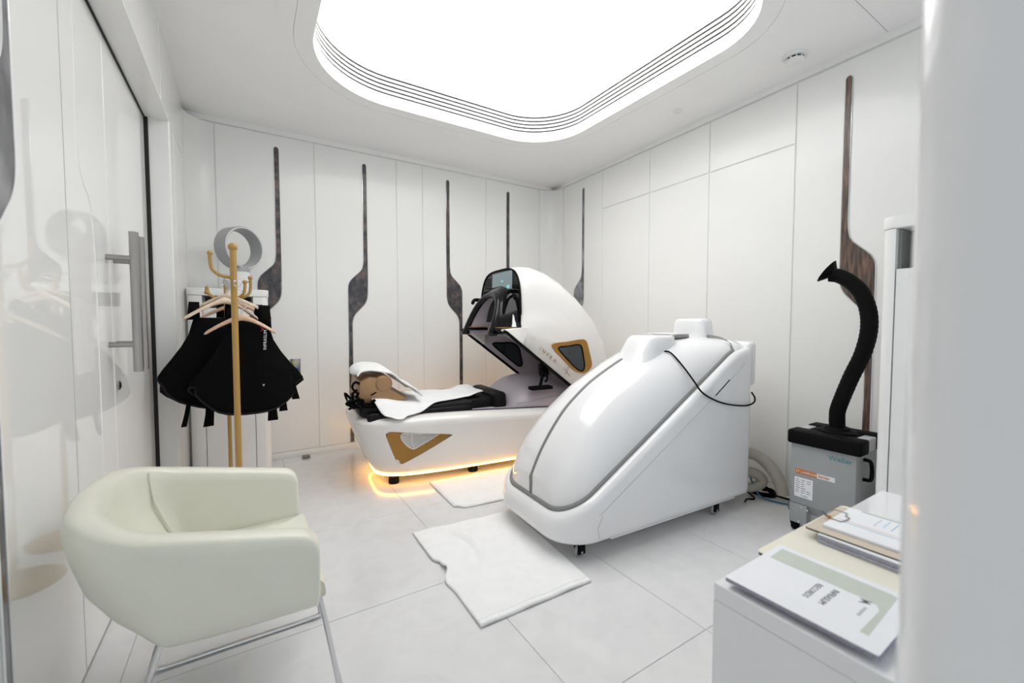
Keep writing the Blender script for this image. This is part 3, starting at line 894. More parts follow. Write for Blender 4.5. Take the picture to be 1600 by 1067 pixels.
# ------------------------------------------------------------------ white steam capsule
PO, PYAW = (1.195, 1.80, 0), math.radians(-2.5)
pod = thing('spa_capsule', 'glossy white upright spa capsule on casters with grey seams', 'spa capsule', PO, PYAW)
PW, PLEN, RF, RR = 0.365, 1.415, 0.20, 0.06
def zs(x): return 0.185 + 0.612*x if x < 1.25 else 0.185+0.612*1.25 + 0.03*sm(1.25, 1.4, x)
PC = [(0.0, 0.19), (0.02, 0.25), (0.05, 0.325), (0.125, 0.47), (0.25, 0.635), (0.38, 0.745), (0.50, 0.82), (0.72, 0.925), (0.90, 0.99), (1.08, 1.03), (1.22, 1.04), (1.30, 1.035)]
def cz(x):
    p = catmull2(PC, 6)
    return interp([(q.x, q.y) for q in p], x)
def podline(inset=0.0, n=10, x1=PLEN):
    """outline in plan, counter-clockwise from near-front"""
    out = []
    for cx, cy, a0, r in ((RF, -PW+RF, PI, RF), (x1-RR, -PW+RR, 1.5*PI, RR), (x1-RR, PW-RR, 0, RR), (RF, PW-RF, PI/2, RF)):
        for k in range(n+1):
            a = a0 + PI/2*k/n
            out.append((cx + (r-inset)*math.cos(a), cy + (r-inset)*math.sin(a)))
    # refine long straight edges
    res = []
    N = len(out)
    for i in range(N):
        a, b = out[i], out[(i+1) % N]
        res.append(a)
        L = math.dist(a, b)
        if L > 0.06:
            k = max(2, int(L/0.045))
            res += [(a[0]+(b[0]-a[0])*j/k, a[1]+(b[1]-a[1])*j/k) for j in range(1, k)]
    return res
def arch_h(x, y, w):
    v = min(1, abs(y)/w); return (1 - v**2.7)**(1/2.0)
def prow(inset, zf): return [(p[0], p[1], zf(p[0], p[1])) for p in podline(inset)]
tb = 0.10
rows = [prow(0.05, lambda x, y: 0.078 + 0.0*x), prow(0.02, lambda x, y: 0.083), prow(0.004, lambda x, y: 0.098),
        prow(0.0, lambda x, y: min(0.12, zs(x)-0.02)), prow(0.0, lambda x, y: 0.12+(zs(x)-0.035-0.12)*0.5), prow(0.0, lambda x, y: zs(x)-0.035),
        prow(0.004, lambda x, y: zs(x)-0.014), prow(0.016, lambda x, y: zs(x)-0.001), prow(0.032, lambda x, y: zs(x)+0.004), prow(0.046, lambda x, y: zs(x)+0.001), prow(0.06, lambda x, y: zs(x)-0.03)]
pb = loft('body', rows, 'white_gloss', pod, angle=1.0)
# grey gasket and fine side line
def lid_edge(inset, dz, xmax=1.255):
    """path along the lid edge: near side, front, far side"""
    out = []
    w = PW-inset
    pts = [p for p in podline(inset) if p[0] <= xmax]
    pts.sort(key=lambda p: math.atan2(p[1], -(p[0]-0.7)))
    near = sorted([p for p in pts if p[1] < 0], key=lambda p: -(p[0]) if p[1] <= -w+0.001 else -p[0]*1.0)
    seq = []
    ol = podline(inset)
    i0 = max(range(len(ol)), key=lambda i: ol[i][0] if ol[i][1] > w-0.01 and ol[i][0] <= xmax else -1)
    k = i0
    for _ in range(len(ol)):
        p = ol[k % len(ol)]
        if p[0] > xmax+0.01 and seq: break
        seq.append((p[0], p[1], zs(p[0])+dz))
        k += 1
    return seq
edge = lid_edge(0.050, 0.004)
e0, e1 = edge[0], edge[-1]
def over(a, b):
    """loop across the top behind the lid, rounded corners"""
    x, w = 1.30, PW-0.05
    out = []
    for k in range(1, 20):
        y = a[1] + (b[1]-a[1])*k/20
        v = abs(y)/w
        out.append((a[0] + (x-a[0])*(1-v**6)**(1/2), y, zs(a[0]) + 0.03*(1-v**4) + (cz(1.26)-zs(1.25)-0.03)*arch_h(0, y, w)))
    return out
loop = edge + over(e1, e0)
gk = bm_obj('lid_gasket', tube_bm(loop, 0.0125, 8, True), 'grey_gasket', pod, smooth=True)
gk['label'] = 'grey rubber seam around the lid'
# dome lid
rows = []
NX = 40
for i in range(NX+1):
    x = 0.052 + 1.235*(1 - math.cos(PI*0.5*i/NX)) if False else 0.052 + 1.238*(i/NX)**1.7
    r = RF
    w = PW - 0.052
    if x < r: w = (PW-r) + math.sqrt(max(0, (r-0.052)**2 - (r-x)**2))
    row = []
    hz = cz(x) - zs(x)
    hz = max(hz, 0.0)
    for j in range(33):
        t = -1 + 2*j/32
        y = w*math.copysign(abs(math.sin(t*PI/2)), t)
        row.append((x, y, zs(x) - 0.002 + hz*arch_h(x, y, w*1.0005)))
    rows.append(row)
rows.insert(0, [(0.050, p[1], zs(0.05)-0.01) for p in rows[0]])
lidp = bm_obj('lid', grid_bm(rows), 'white_gloss', pod, smooth=True, angle=1.0)
# rear shoulder arch behind the lid
rows = []
for x, f, ins in ((1.27, 0.985, 0.03), (1.30, 1.0, 0.02), (1.36, 0.99, 0.015), (1.40, 0.93, 0.03), (1.414, 0.80, 0.05)):
    w = PW-ins; row = []
    for j in range(33):
        t = -1+2*j/32; y = w*math.copysign(abs(math.sin(t*PI/2)), t)
        row.append((x, y, 0.90 + (cz(1.3)*f + 0.0 - 0.90)*(1 - min(1, abs(y)/w)**5)**(1/2.4)))
    rows.append(row)
rows.append([(1.40, p[1]*0.98, 0.90) for p in rows[-1]])
rs_ = bm_obj('rear_shoulder', grid_bm(rows), 'white_gloss', pod, smooth=True, angle=1.0)
# centre seam
cs = [(0.0475, 0, 0.205), (0.0475, 0, 0.25), (0.0475, 0, 0.29)] + [(x, 0, cz(x)+0.0005) for x in [0.046+0.78*(k/26)**1.4 for k in range(27)]]
rows = []
for k, p in enumerate(cs):
    q0 = cs[max(0, k-1)]; q1 = cs[min(len(cs)-1, k+1)]
    t = Vector((q1[0]-q0[0], 0, q1[2]-q0[2])).normalized(); nn = Vector((-t.z, 0, t.x))
    c = Vector(p)
    rows.append([tuple(c + nn*0.003 + Vector((0, y, 0))) if abs(y) < 0.009 else tuple(c - nn*0.004 + Vector((0, y, 0))) for y in (-0.0095, -0.008, 0.008, 0.0095)])
bm_obj('centre_seam', grid_bm(rows), 'grey_gasket', lidp, smooth=True)
# fine line on the near and far side parallel to the lid edge
for sgn in (-1, 1):
    tube('panel_line', [(x, sgn*(PW+0.0003), zs(x)-0.085-0.02*x) for x in (0.20, 0.45, 0.8, 1.1, 1.25)] + [(1.31, sgn*(PW+0.0003), 0.89)], 0.0012, 'fine_line', pb, seg=5)
    tube('panel_line', [(x, sgn*(PW+0.0003), z) for x, z in ((0.22, 0.215), (0.19, 0.16), (0.20, 0.11))], 0.0012, 'fine_line', pb, seg=5)
tube('panel_slit', [(1.04, -PW-0.001, 0.715), (1.12, -PW-0.001, 0.765), (1.165, -PW-0.001, 0.795)], 0.003, 'black_rubber', pb, seg=6)
# collar bumps
def bump(name, x0, x1, y0, y1, zb, zt, lean, parent):
    rows = []
    n = 28
    for k, (s, h) in enumerate([(1.25, -0.06), (1.06, -0.01), (1.0, 0.02), (0.94, 0.5), (0.88, 0.86), (0.82, 0.96), (0.72, 1.0), (0.4, 1.005)]):
        row = []
        for j in range(n):
            a = 2*PI*j/n; c, s_ = math.cos(a), math.sin(a)
            ex = math.copysign(abs(c)**0.55, c); ey = math.copysign(abs(s_)**0.55, s_)
            x = (x0+x1)/2 + ex*(x1-x0)/2*s + lean*max(0, h); y = (y0+y1)/2 + ey*(y1-y0)/2*s
            row.append((x, y, zb + (zt-zb)*h))
        rows.append(row)
    return loft(name, rows, 'white_gloss', parent, angle=1.2)
b1 = bump('collar_block', 0.66, 0.95, -0.165, 0.085, 0.875, 1.048, 0.085, lidp)
b2 = bump('collar_block', 1.245, 1.395, -0.13, 0.14, 0.985, 1.150, 0.0, rs_)
# neck opening pad
lathe('neck_ring', [(0.085, 0.0), (0.105, 0.0), (0.112, 0.010), (0.105, 0.022), (0.088, 0.022), (0.085, 0.012)], 'grey_gasket', rs_, c=(1.10, 0.0, 1.028), seg=28)
box('neck_flap', 1.02, 1.17, -0.09, 0.12, 1.045, 1.058, 'white_plastic', rs_, bev=0.004)
# rear headrest cover
hp = box('headrest_pad', PLEN-0.02, PLEN+0.055, -0.345, 0.345, 0.735, 1.010, 'white_gloss', pod, bev=0.03, seg=4)
box('base_skirt', 0.30, PLEN-0.12, -PW+0.03, PW-0.03, 0.066, 0.082, 'white_plastic', pod, bev=0.004)
tube('vent_pin', [(PLEN, -0.30, 0.505), (PLEN+0.05, -0.30, 0.505)], 0.004, 'white_plastic', pod, seg=6)
# casters
def caster(x, y, yaw, parent):
    wl_ = lathe('caster_wheel', [(0.001, -0.011), (0.026, -0.011), (0.031, -0.006), (0.031, 0.006), (0.026, 0.011), (0.001, 0.011)], 'caster', parent, c=(x, y, 0.031), axis='y', seg=24)
    box('caster_fork', x-0.020, x+0.024, y-0.018, y-0.0125, 0.020, 0.080, 'black_rubber', wl_, bev=0.002)
    box('caster_fork', x-0.020, x+0.024, y+0.0125, y+0.018, 0.020, 0.080, 'black_rubber', wl_, bev=0.002)
    box('caster_fork', x-0.020, x+0.024, y-0.018, y+0.018, 0.0635, 0.082, 'black_rubber', wl_, bev=0.002)
    tube('axle_bolt', [(x, y-0.022, 0.031), (x, y+0.022, 0.031)], 0.006, 'chrome', wl_, seg=10)
for x, y in ((0.145, -0.285), (1.12, -0.315), (0.14, 0.20), (1.12, 0.31)):
    caster(x, y, 0, pod)
# power lead over the side
cbl = [(0.865, -0.150, 0.958), (0.868, -0.20, 0.950), (0.872, -0.28, 0.880), (0.885, -0.345, 0.80), (0.905, -0.376, 0.748), (1.0, -0.378, 0.70), (1.13, -0.378, 0.66), (1.30, -0.378, 0.635), (1.39, -0.376, 0.645), (1.425, -0.36, 0.67), (1.424, -0.34, 0.70)]
tube('power_lead', cbl, 0.0048, 'black_rubber', pod, seg=8, smooth_n=6)
lathe('lead_socket', [(0.001, 0), (0.010, 0), (0.010, 0.012), (0.001, 0.014)], 'white_plastic', b1, c=(0.865, -0.158, 0.958), axis='y', seg=12)
# ------------------------------------------------------------------ tub chair (faces +x)
CO = (-0.10, 1.51, 0)
ch = thing('tub_chair', 'cream leather tub armchair on a chrome sled frame', 'armchair', CO, 0)
# U-shaped centre path from near arm front, round the back, to far arm front; local coords
def u_path():
    hw = 0.270; xb = -0.240; xf = 0.252; r = 0.155
    pts = []
    arm = [0.0, 0.008, 0.02, 0.035, 0.055, 0.10, 0.2, 0.35, 0.5, 0.65, 0.8, 0.92, 1.0]
    for k in arm: pts.append((xf + (xb+r-xf)*k, -hw - 0.012*(1-k)))
    for k in range(1, 10):
        a = 1.5*PI - PI/2*k/9; pts.append((xb+r + r*math.cos(a), -hw+r + r*math.sin(a)))
    for k in range(1, 6): pts.append((xb-0.012*math.sin(PI*k/6), -hw+r + (2*hw-2*r)*k/6))
    for k in range(0, 10):
        a = PI - PI/2*k/9; pts.append((xb+r + r*math.cos(a), hw-r + r*math.sin(a)))
    for k in arm[::-1][1:]: pts.append((xb+r + (xf-xb-r)*(1-k), hw + 0.012*(1-k)))
    return pts
UP = u_path()
def top_z(x):
    z = 0.562 + (0.255-x)*0.205 + 0.020*sm(-0.1, -0.25, x)
    e = max(0, x - (0.252-0.045))
    return z - (0.045 - math.sqrt(max(0, 0.045**2 - e*e)))*0.85
rows = []
N = len(UP)
for i, (x, y) in enumerate(UP):
    a = UP[max(0, i-1)]; b = UP[min(N-1, i+1)]
    tx, ty = b[0]-a[0], b[1]-a[1]; l = math.hypot(tx, ty); tx /= l; ty /= l
    ox, oy = -ty, tx
    if (x-0.0)*ox + y*oy < 0: ox, oy = -ox, -oy
    if x > -0.083: ox, oy = 0, math.copysign(1, y)
    t = 0.036
    zt = top_z(x)
    back = sm(-0.05, -0.225, x)           # 0 on arms, 1 at the back
    endf = 0.72 if i in (0, N-1) else 0.93 if i in (1, N-2) else 1.0
    zb = 0.352 + 0.012*sm(0.1, -0.2, x) + (0.012 if i in (0, N-1) else 0)
    inx = 0.150*back                    # undercut towards the bottom at the back
    def pt(o, z, pull):
        px_, py_ = x + ox*o*endf, y + oy*o*endf
        px_ += pull*inx
        py_ -= math.copysign(0.02*pull, y)*min(1, abs(y)/0.1)
        return (px_, py_, z)
    h = zt-zb
    rows.append([pt(-t*0.2, zb, 1.0), pt(t*0.6, zb+0.003, 0.90), pt(t*0.92, zb+0.018, 0.74), pt(t, zb+h*0.22, 0.44), pt(t, zb+h*0.42, 0.20), pt(t, zb+h*0.66, 0.06), pt(t, zb+h*0.85, 0.0),
            pt(t*0.93, zt-0.012, 0), pt(t*0.62, zt-0.002, 0), pt(0, zt+0.001, 0), pt(-t*0.62, zt-0.002, 0), pt(-t*0.93, zt-0.012, 0), pt(-t, zb+h*0.85, 0), pt(-t, zb+h*0.6, 0.06), pt(-t*1.05, zb+0.07, 0.40), pt(-t, zb+0.02, 0.8)])
sh = bm_obj('shell', grid_bm(rows, close_v=True, cap0=True, cap1=True), 'cream_leather', ch, smooth=True, angle=1.1)
# seat cushion
def seat_out(s): return [(-0.235, -0.10), (-0.215, -0.17), (-0.17, -0.222), (0.10, -0.242), (0.252, -0.248), (0.272, -0.235), (0.276, 0.0), (0.272, 0.235), (0.252, 0.248), (0.10, 0.242), (-0.17, 0.222), (-0.215, 0.17), (-0.235, 0.10)]
so = [(c.x, c.y) for c in catmull(seat_out(1), 4, True)]
rows = []
for s, z, xm in ((0.93, 0.354, 0.02), (0.985, 0.356, 0.015), (1.0, 0.364, 0.01), (1.0, 0.380, -0.02), (0.985, 0.394, -0.06), (0.94, 0.402, -0.11), (0.6, 0.410, -0.11), (0.2, 0.412, -0.11)):
    rows.append([(max(xm, 0.03+(p[0]-0.03)*s), p[1]*s, z) for p in so])
loft('seat', rows, 'cream_leather', ch, angle=1.2)
# back cushion seam lines inside
for sgn in (1,):
    tube('seam', [(-0.169, 0.200, 0.652), (-0.167, 0.199, 0.62), (-0.158, 0.195, 0.56), (-0.135, 0.189, 0.50), (-0.10, 0.184, 0.42)], 0.0035, 'cream_leather', ch, seg=6)
# chrome sled frames
for sgn in (-1, 1):
    y = sgn*0.205
    yb = sgn*0.195
    p = [(-0.02, yb*0.7, 0.352), (-0.07, yb*0.9, 0.345), (-0.10, y*.95, 0.32), (-0.175, y, 0.05), (-0.178, y, 0.020), (-0.150, y, 0.009), (0.0, y, 0.009), (0.285, y, 0.009), (0.312, y, 0.022), (0.308, y, 0.055), (0.262, yb*0.98, 0.33), (0.245, yb*0.9, 0.350)]
    fr_ = tube('sled_leg', p, 0.0078, 'chrome', ch, seg=10, smooth_n=4)
tube('cross_bar', [(0.255, -0.19, 0.345), (0.255, 0.19, 0.345)], 0.007, 'chrome', ch, seg=10)
tube('cross_bar', [(-0.11, -0.14, 0.345), (-0.11, 0.14, 0.345)], 0.007, 'chrome', ch, seg=10)
box('label_tag', -0.085, -0.045, -0.08, -0.078, 0.298, 0.345, 'stopper', ch)

# ------------------------------------------------------------------ cabinets with niche
def tower(name, label, loc, rz, w, d, h, nl, nr, nh, group):
    """local: front at y=0 facing -y, x from 0..w ; niche from nl..nr below the top cap"""
    t = thing(name, label, 'cabinet', loc, rz, group)
    r = 0.045
    def outl(ins=0.0, x0=0.0, x1=w):
        out = []
        for cx, cy, a0 in ((x0+r, r, PI), (x1-r, r, 1.5*PI)):
            for k in range(9):
                a = a0 + PI/2*k/8; out.append((cx+(r-ins)*math.cos(a), cy+(r-ins)*math.sin(a)))
        return out + [(x1-ins, d), (x0+ins, d)]
    zc = h-0.050
    prism('top_cap', outl(-0.004), 'z', zc, h, 'white_plastic', t, bev=0.005)
    def post(x0, x1, left):
        if left: pts = [(x0+r+r*math.cos(PI+PI/2*k/8), r+r*math.sin(PI+PI/2*k/8)) for k in range(9)] + [(x1, 0), (x1, d), (x0, d)]
        else: pts = [(x0, d), (x0, 0)] + [(x1-r+r*math.cos(1.5*PI+PI/2*k/8), r+r*math.sin(1.5*PI+PI/2*k/8)) for k in range(9)] + [(x1, d)]
        prism('side_post', pts, 'z', 0.0, zc-0.002, 'white_plastic', t)
    post(0, nl, True); post(nr, w, False)
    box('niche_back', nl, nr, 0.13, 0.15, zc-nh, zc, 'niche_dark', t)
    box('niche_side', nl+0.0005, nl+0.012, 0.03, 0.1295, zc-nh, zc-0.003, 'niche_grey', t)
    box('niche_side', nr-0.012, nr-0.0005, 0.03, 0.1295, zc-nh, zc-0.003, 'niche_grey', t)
    box('door', nl+0.003, nr-0.003, 0.004, 0.03, 0.02, zc-nh, 'white_plastic', t, bev=0.002, seg=1)
    box('body', nl, nr, 0.035, d, 0.0, zc-nh-0.002, 'white_plastic', t)
    return t
tower('tower_cabinet', 'low white cabinet with rounded posts behind the coat stands', (-0.336, 3.55, 0), 0, 0.474, 0.21, 1.360, 0.085, 0.380, 0.085, 'white niche cabinets')
# the right cabinet faces -x: rotate -90 deg about z: local x -> -y world, local y -> +x world
tower('tower_cabinet', 'tall white cabinet with a dark niche beside the fume extractor', (2.30, 0.705, 0), -PI/2, 0.52, 0.50, 1.566, 0.048, 0.47, 0.170, 'white niche cabinets')

# ------------------------------------------------------------------ bladeless fan on the low cabinet
fn = thing('bladeless_fan', 'small grey bladeless ring fan on a white base on the low cabinet', 'fan', (-0.030, 3.68, 1.361), math.radians(38))
lathe('base', [(0.001, 0), (0.068, 0), (0.070, 0.006), (0.066, 0.085), (0.064, 0.13), (0.001, 0.13)], 'fan_white', fn, seg=32)
lathe('neck_band', [(0.001, 0.13), (0.064, 0.131), (0.062, 0.17), (0.030, 0.178), (0.001, 0.178)], 'fan_grey', fn, seg=32)
RRf = 0.148
cf = (0, 0, 0.155+RRf)
rows = []
for k in range(48):
    a = 2*PI*k/48; c, s_ = math.cos(a), math.sin(a)
    rows.append([(cf[0]+r_*c, y_, cf[2]+r_*s_) for r_, y_ in ((RRf, -0.055), (RRf+0.004, -0.045), (RRf+0.004, 0.05), (RRf-0.006, 0.06), (RRf-0.022, 0.05), (RRf-0.018, -0.04), (RRf-0.012, -0.055))])
bm_obj('ring', grid_bm(rows, close_u=True, close_v=True), 'fan_grey', fn, smooth=True, angle=0.6)
bm_obj('ring_edge', tube_bm([(RRf*0.965*math.cos(2*PI*k/48), -0.055, cf[2]+RRf*0.965*math.sin(2*PI*k/48)) for k in range(48)], 0.0035, 6, True), 'fan_white', fn, smooth=True)
box('badge', -0.012, 0.012, -0.069, -0.066, 0.055, 0.061, 'slot_black', fn)
box('button', -0.03, -0.02, -0.070, -0.063, 0.05, 0.06, 'slot_black', fn)

# ------------------------------------------------------------------ coat stands
def stand(name, label, loc, h, r, hooks, group):
    t = thing(name, label, 'coat stand', loc, 0, group)
    tube('pole', [(0, 0, 0.03), (0, 0, h-0.02)], r, 'brass_paint', t, seg=18)
    lathe('finial', ball_prof(r*1.5, 10, h-0.012), 'brass_paint', t, seg=18)
    lathe('base', [(0.001, 0), (0.15, 0), (0.152, 0.008), (0.12, 0.02), (0.03, 0.035), (0.001, 0.04)], 'brass_paint', t, seg=36)
    for ang, reach, z0, z1 in hooks:
        c, s_ = math.cos(ang), math.sin(ang)
        p = [(c*r*0.5, s_*r*0.5, z0), (c*reach*0.55, s_*reach*0.55, z0+0.008), (c*reach*0.9, s_*reach*0.9, z0+0.035), (c*reach, s_*reach, z0+0.075), (c*reach, s_*reach, z1)]
        hk = tube('hook', p, 0.0085, 'brass_paint', t, seg=10, smooth_n=6)
        bm = lathe_bm(ball_prof(0.0135, 8, z1+0.004), (c*reach, s_*reach, 0), 14)
        bm_obj('hook_ball', bm, 'brass_paint', hk, smooth=True)
    return t
SG = 'gold coat stands'
s1 = stand('coat_stand', 'tall gold coat stand in front of the hanging black vests', (-0.050, 2.62, 0), 1.523, 0.0150, [(PI*0.98, 0.098, 1.355, 1.470), (PI*1.5, 0.07, 1.30, 1.33)][:1], SG)
s2 = stand('coat_stand', 'shorter gold coat stand behind, holding the wooden hangers', (-0.100, 3.06, 0), 1.378, 0.0105, [(0.15, 0.128, 1.262, 1.395), (-0.12, 0.098, 1.262, 1.365), (PI*0.9, 0.10, 1.262, 1.30)], SG)
kr = thing('key_ring', 'bunch of small keys on a ring at the coat stand', 'keys', (-0.046, 2.604, 1.335))
bm_obj('ring', tube_bm([(0.016*math.cos(2*PI*k/24)+0.012, -0.004, -0.012+0.016*math.sin(2*PI*k/24)) for k in range(24)], 0.0018, 6, True), 'chrome', kr, smooth=True)
lathe('stud', ball_prof(0.007, 6, 0.0), 'chrome', kr, c=(0, 0, 0), seg=10)
for k in range(4):
    box('key', -0.03-0.006*k, -0.022-0.006*k, -0.012, -0.009, -0.045+0.008*k, -0.008+0.006*k, 'steel', kr, bev=0.001, seg=1)

HG = 'wooden coat hangers on the stand'
def hanger(label, loc, rz, m='wood', span_=0.20, drop=0.105):
    t = thing('coat_hanger', label, 'coat hanger', loc, rz, HG)
    rows = []
    n = 30
    for k in range(n+1):
        u = -1 + 2*k/n
        au = abs(u)
        z = -drop*(au**1.35) + 0.006*(1-au)
        hgt = 0.018 - 0.006*au + 0.006*sm(0.35, 0.0, au)
        th_ = 0.009 + 0.010*sm(0.4, 1.0, au)
        y = 0.028*au*au
        if k in (0, n): hgt *= 0.4; th_ *= 0.4
        rows.append([(u*span_, y-th_, z-hgt*0.5), (u*span_, y-th_*0.9, z+hgt*0.4), (u*span_, y, z+hgt*0.75), (u*span_, y+th_*0.9, z+hgt*0.4), (u*span_, y+th_, z-hgt*0.5), (u*span_, y, z-hgt*0.8)])
    loft('bar', rows, m, t, angle=1.2)
    hk = [(0, 0, 0.010), (0, 0, 0.040), (0.012, 0, 0.052), (0.026, 0, 0.068), (0.022, 0, 0.090), (0.0, 0, 0.098), (-0.02, 0, 0.086)]
    tube('hook', hk, 0.0026, 'chrome', t, seg=8, smooth_n=5)
    return t
hanger('front wooden hanger holding the black vest with lettering', (-0.020, 2.735, 1.148), math.radians(6), 'wood', 0.168, 0.085)
hanger('wooden hanger in the middle pointing down to the left', (-0.100, 2.93, 1.245), math.radians(28), 'wood_pale', 0.195, 0.10)
hanger('pale wooden hanger at the back, highest on the left', (-0.095, 3.00, 1.272), math.radians(-24), 'wood_pale', 0.195, 0.075)
hanger('wooden hanger at the back half hidden behind the others', (-0.040, 3.13, 1.232), math.radians(10), 'wood', 0.19, 0.08)

VG = 'black vests on the coat stand'
def vest(label, loc, rz, prof, hem_side, hem_mid, depth, straps=(), bands=(), flutes=0.05, ph=0.0):
    """prof: (f 0..1 down, half width); hem height differs between side and centre"""
    t = thing('vest', label, 'vest', loc, rz, VG)
    ztop = prof[0][0]
    n = 44; rows = []
    for zi, hw, dp in prof:
        f = (prof[0][0]-zi)/(prof[0][0]-prof[-1][0])
        row = []
        for k in range(n):
            a = 2*PI*k/n; c, s_ = math.cos(a), math.sin(a)
            hz = hem_mid + (hem_side-hem_mid)*abs(c)**3
            z = prof[0][0] + (hz-prof[0][0])*f
            fl = 1 + flutes*f*f*math.sin(5*a+ph) + flutes*0.6*f*math.sin(9*a+2*ph)
            row.append((hw*c*fl, dp*s_*fl, z))
        rows.append(row)
    o = bm_obj('body', grid_bm(rows, close_v=True), 'black_cloth', t, smooth=True)
    solid(o, 0.010, 0)
    bm_obj('hem_binding', tube_bm([tuple(Vector(p)) for p in rows[-1]], 0.007, 6, True), 'black_leather', t, smooth=True)
    for x, z1, z0, w in straps:
        rows_ = [[(x-w, -0.02, z0), (x+w, -0.02, z0)], [(x*0.99-w, -0.012, (z0+z1)/2), (x*0.99+w, -0.012, (z0+z1)/2)], [(x*0.96-w, 0.0, z1), (x*0.96+w, 0.0, z1)], [(x*0.97-w, 0.02, (z0+z1)/2), (x*0.97+w, 0.02, (z0+z1)/2)], [(x-w, 0.03, z0), (x+w, 0.03, z0)]]
        solid(bm_obj('shoulder_strap', grid_bm(rows_), 'black_cloth', t, smooth=True), 0.006, 0)
    for x, y, z1, z0, dx, w in bands:
        rows_ = [[(x-w, y, z1), (x+w, y, z1)], [(x-w+dx*0.5, y-0.006, (z0+z1)/2), (x+w+dx*0.5, y-0.006, (z0+z1)/2)], [(x-w*1.2+dx, y, z0), (x+w*1.2+dx, y, z0)]]
        solid(bm_obj('hanging_strap', grid_bm(rows_), 'black_cloth', t, smooth=True), 0.006, 0)
    return t
P1 = [(0.0, 0.095, 0.026), (-0.05, 0.105, 0.038), (-0.13, 0.120, 0.045), (-0.22, 0.155, 0.051), (-0.31, 0.200, 0.055), (-0.38, 0.240, 0.058), (-0.43, 0.262, 0.058), (-0.45, 0.265, 0.058)]
v1 = vest('black flared vest with white lettering on the front hanger', (0.007, 2.80, 1.120), math.radians(8), P1, -0.335, -0.50, 0.08,
     straps=((-0.075, 0.085, -0.03, 0.025), (0.085, 0.10, -0.03, 0.028)), bands=((0.10, -0.05, -0.44, -0.555, 0.004, 0.022), (0.155, -0.04, -0.42, -0.51, 0.006, 0.018), (0.215, -0.03, -0.37, -0.45, 0.016, 0.017)), ph=0.4)
v2 = vest('black flared vest fanning out farthest to the left', (-0.150, 2.935, 1.150), math.radians(18), P1, -0.320, -0.50, 0.08,
     straps=((-0.10, 0.085, -0.01, 0.024), (0.08, 0.085, -0.01, 0.024)), bands=((-0.05, -0.06, -0.46, -0.60, -0.012, 0.020), (-0.14, -0.05, -0.43, -0.585, -0.03, 0.010)), flutes=0.07, ph=1.9)
v3 = vest('black flared vest at the back of the row', (-0.030, 3.150, 1.165), math.radians(2), P1, -0.38, -0.52, 0.08,
     straps=((-0.10, 0.07, -0.01, 0.024), (0.10, 0.07, -0.01, 0.024)), bands=((0.08, -0.05, -0.48, -0.58, 0.0, 0.02),), flutes=0.03, ph=3.0)
# lettering on the front vest (runs up the cloth)
zy = -0.072
text_part('lettering', 'INFRASLIM', 0.022, frame_M((0.078, -0.056, -0.150), (0.02, -0.12, 1.0), (-1, 0.05, 0)), 'white_print', v1, space=1.1)
text_part('lettering', 'X', 0.034, frame_M((0.052, -0.049, -0.045), (1, 0, 0), (0.0, 0.1, 1.0)), 'red_print', v1)
text_part('lettering', 'V', 0.018, frame_M((0.052, -0.074, -0.352), (1, 0, 0), (0, 0.05, 1.0)), 'white_print', v1)

# ------------------------------------------------------------------ fume extractor
ex = thing('fume_extractor', 'grey fume extractor box on casters with a black lid', 'fume extractor', (2.48, 0.97, 0), 0)
y0, y1 = -0.148, 0.145
box('housing', 0, 0.285, y0, y1, 0.155, 0.485, 'grey_metal', ex, bev=0.008)
box('side_skirt', 0, 0.285, y1-0.085, y1, 0.048, 0.155, 'grey_metal', ex, bev=0.006)
box('side_skirt', 0, 0.285, y0, y0+0.085, 0.048, 0.155, 'grey_metal', ex, bev=0.006)
box('recess_panel', 0.045, 0.28, y0+0.08, y1-0.08, 0.05, 0.158, 'grey_light', ex)
prism('recess_slope', [(0.004, 0.160), (0.046, 0.160), (0.046, 0.10)], 'y', y0+0.085, y1-0.085, 'grey_metal', ex, smooth=False)
tp = box('lid', -0.018, 0.085, y0-0.022, y1+0.012, 0.478, 0.552, 'black_rubber', ex, bev=0.012, seg=3)
box('lid_rear', 0.20, 0.30, y0-0.012, y1+0.008, 0.478, 0.552, 'black_rubber', ex, bev=0.012, seg=3)
box('lid_middle', 0.08, 0.205, y0+0.045, y1-0.045, 0.478, 0.548, 'black_rubber', ex, bev=0.006)
for yy in (y0-0.010, y1-0.040):
    box('latch_plate', 0.083, 0.203, yy, yy+0.050, 0.480, 0.546, 'grey_light', ex, bev=0.005)
lathe('outlet_flange', [(0.001, 0), (0.085, 0), (0.085, 0.010), (0.058, 0.016), (0.052, 0.030), (0.001, 0.030)], 'black_rubber', ex, c=(0.140, -0.012, 0.547), seg=36)
for yy in (y0+0.03, y1-0.02):
    for xx in (0.03, 0.25):
        w_ = lathe('caster', [(0.001, -0.013), (0.022, -0.013), (0.026, -0.006), (0.026, 0.006), (0.022, 0.013), (0.001, 0.013)], 'black_rubber', ex, c=(xx, yy, 0.026), axis='y', seg=20)
        box('caster_fork', xx-0.016, xx+0.016, yy-0.02, yy+0.02, 0.03, 0.050, 'black_rubber', w_, bev=0.003)
for yy, zz in ((0.055, 0.143), (0.066, 0.062), (0.028, 0.135), (0.04, 0.055)):
    lathe('screw', [(0.001, 0), (0.006, 0), (0.006, -0.003), (0.001, -0.004)], 'chrome', ex, c=(0.0, yy+0.03, zz), axis='x', seg=10)
tube('side_handle', [(0.08, y0-0.002, 0.45), (0.08, y0-0.03, 0.44), (0.08, y0-0.032, 0.36), (0.08, y0-0.002, 0.35)], 0.009, 'black_rubber', ex, seg=8, smooth_n=4)
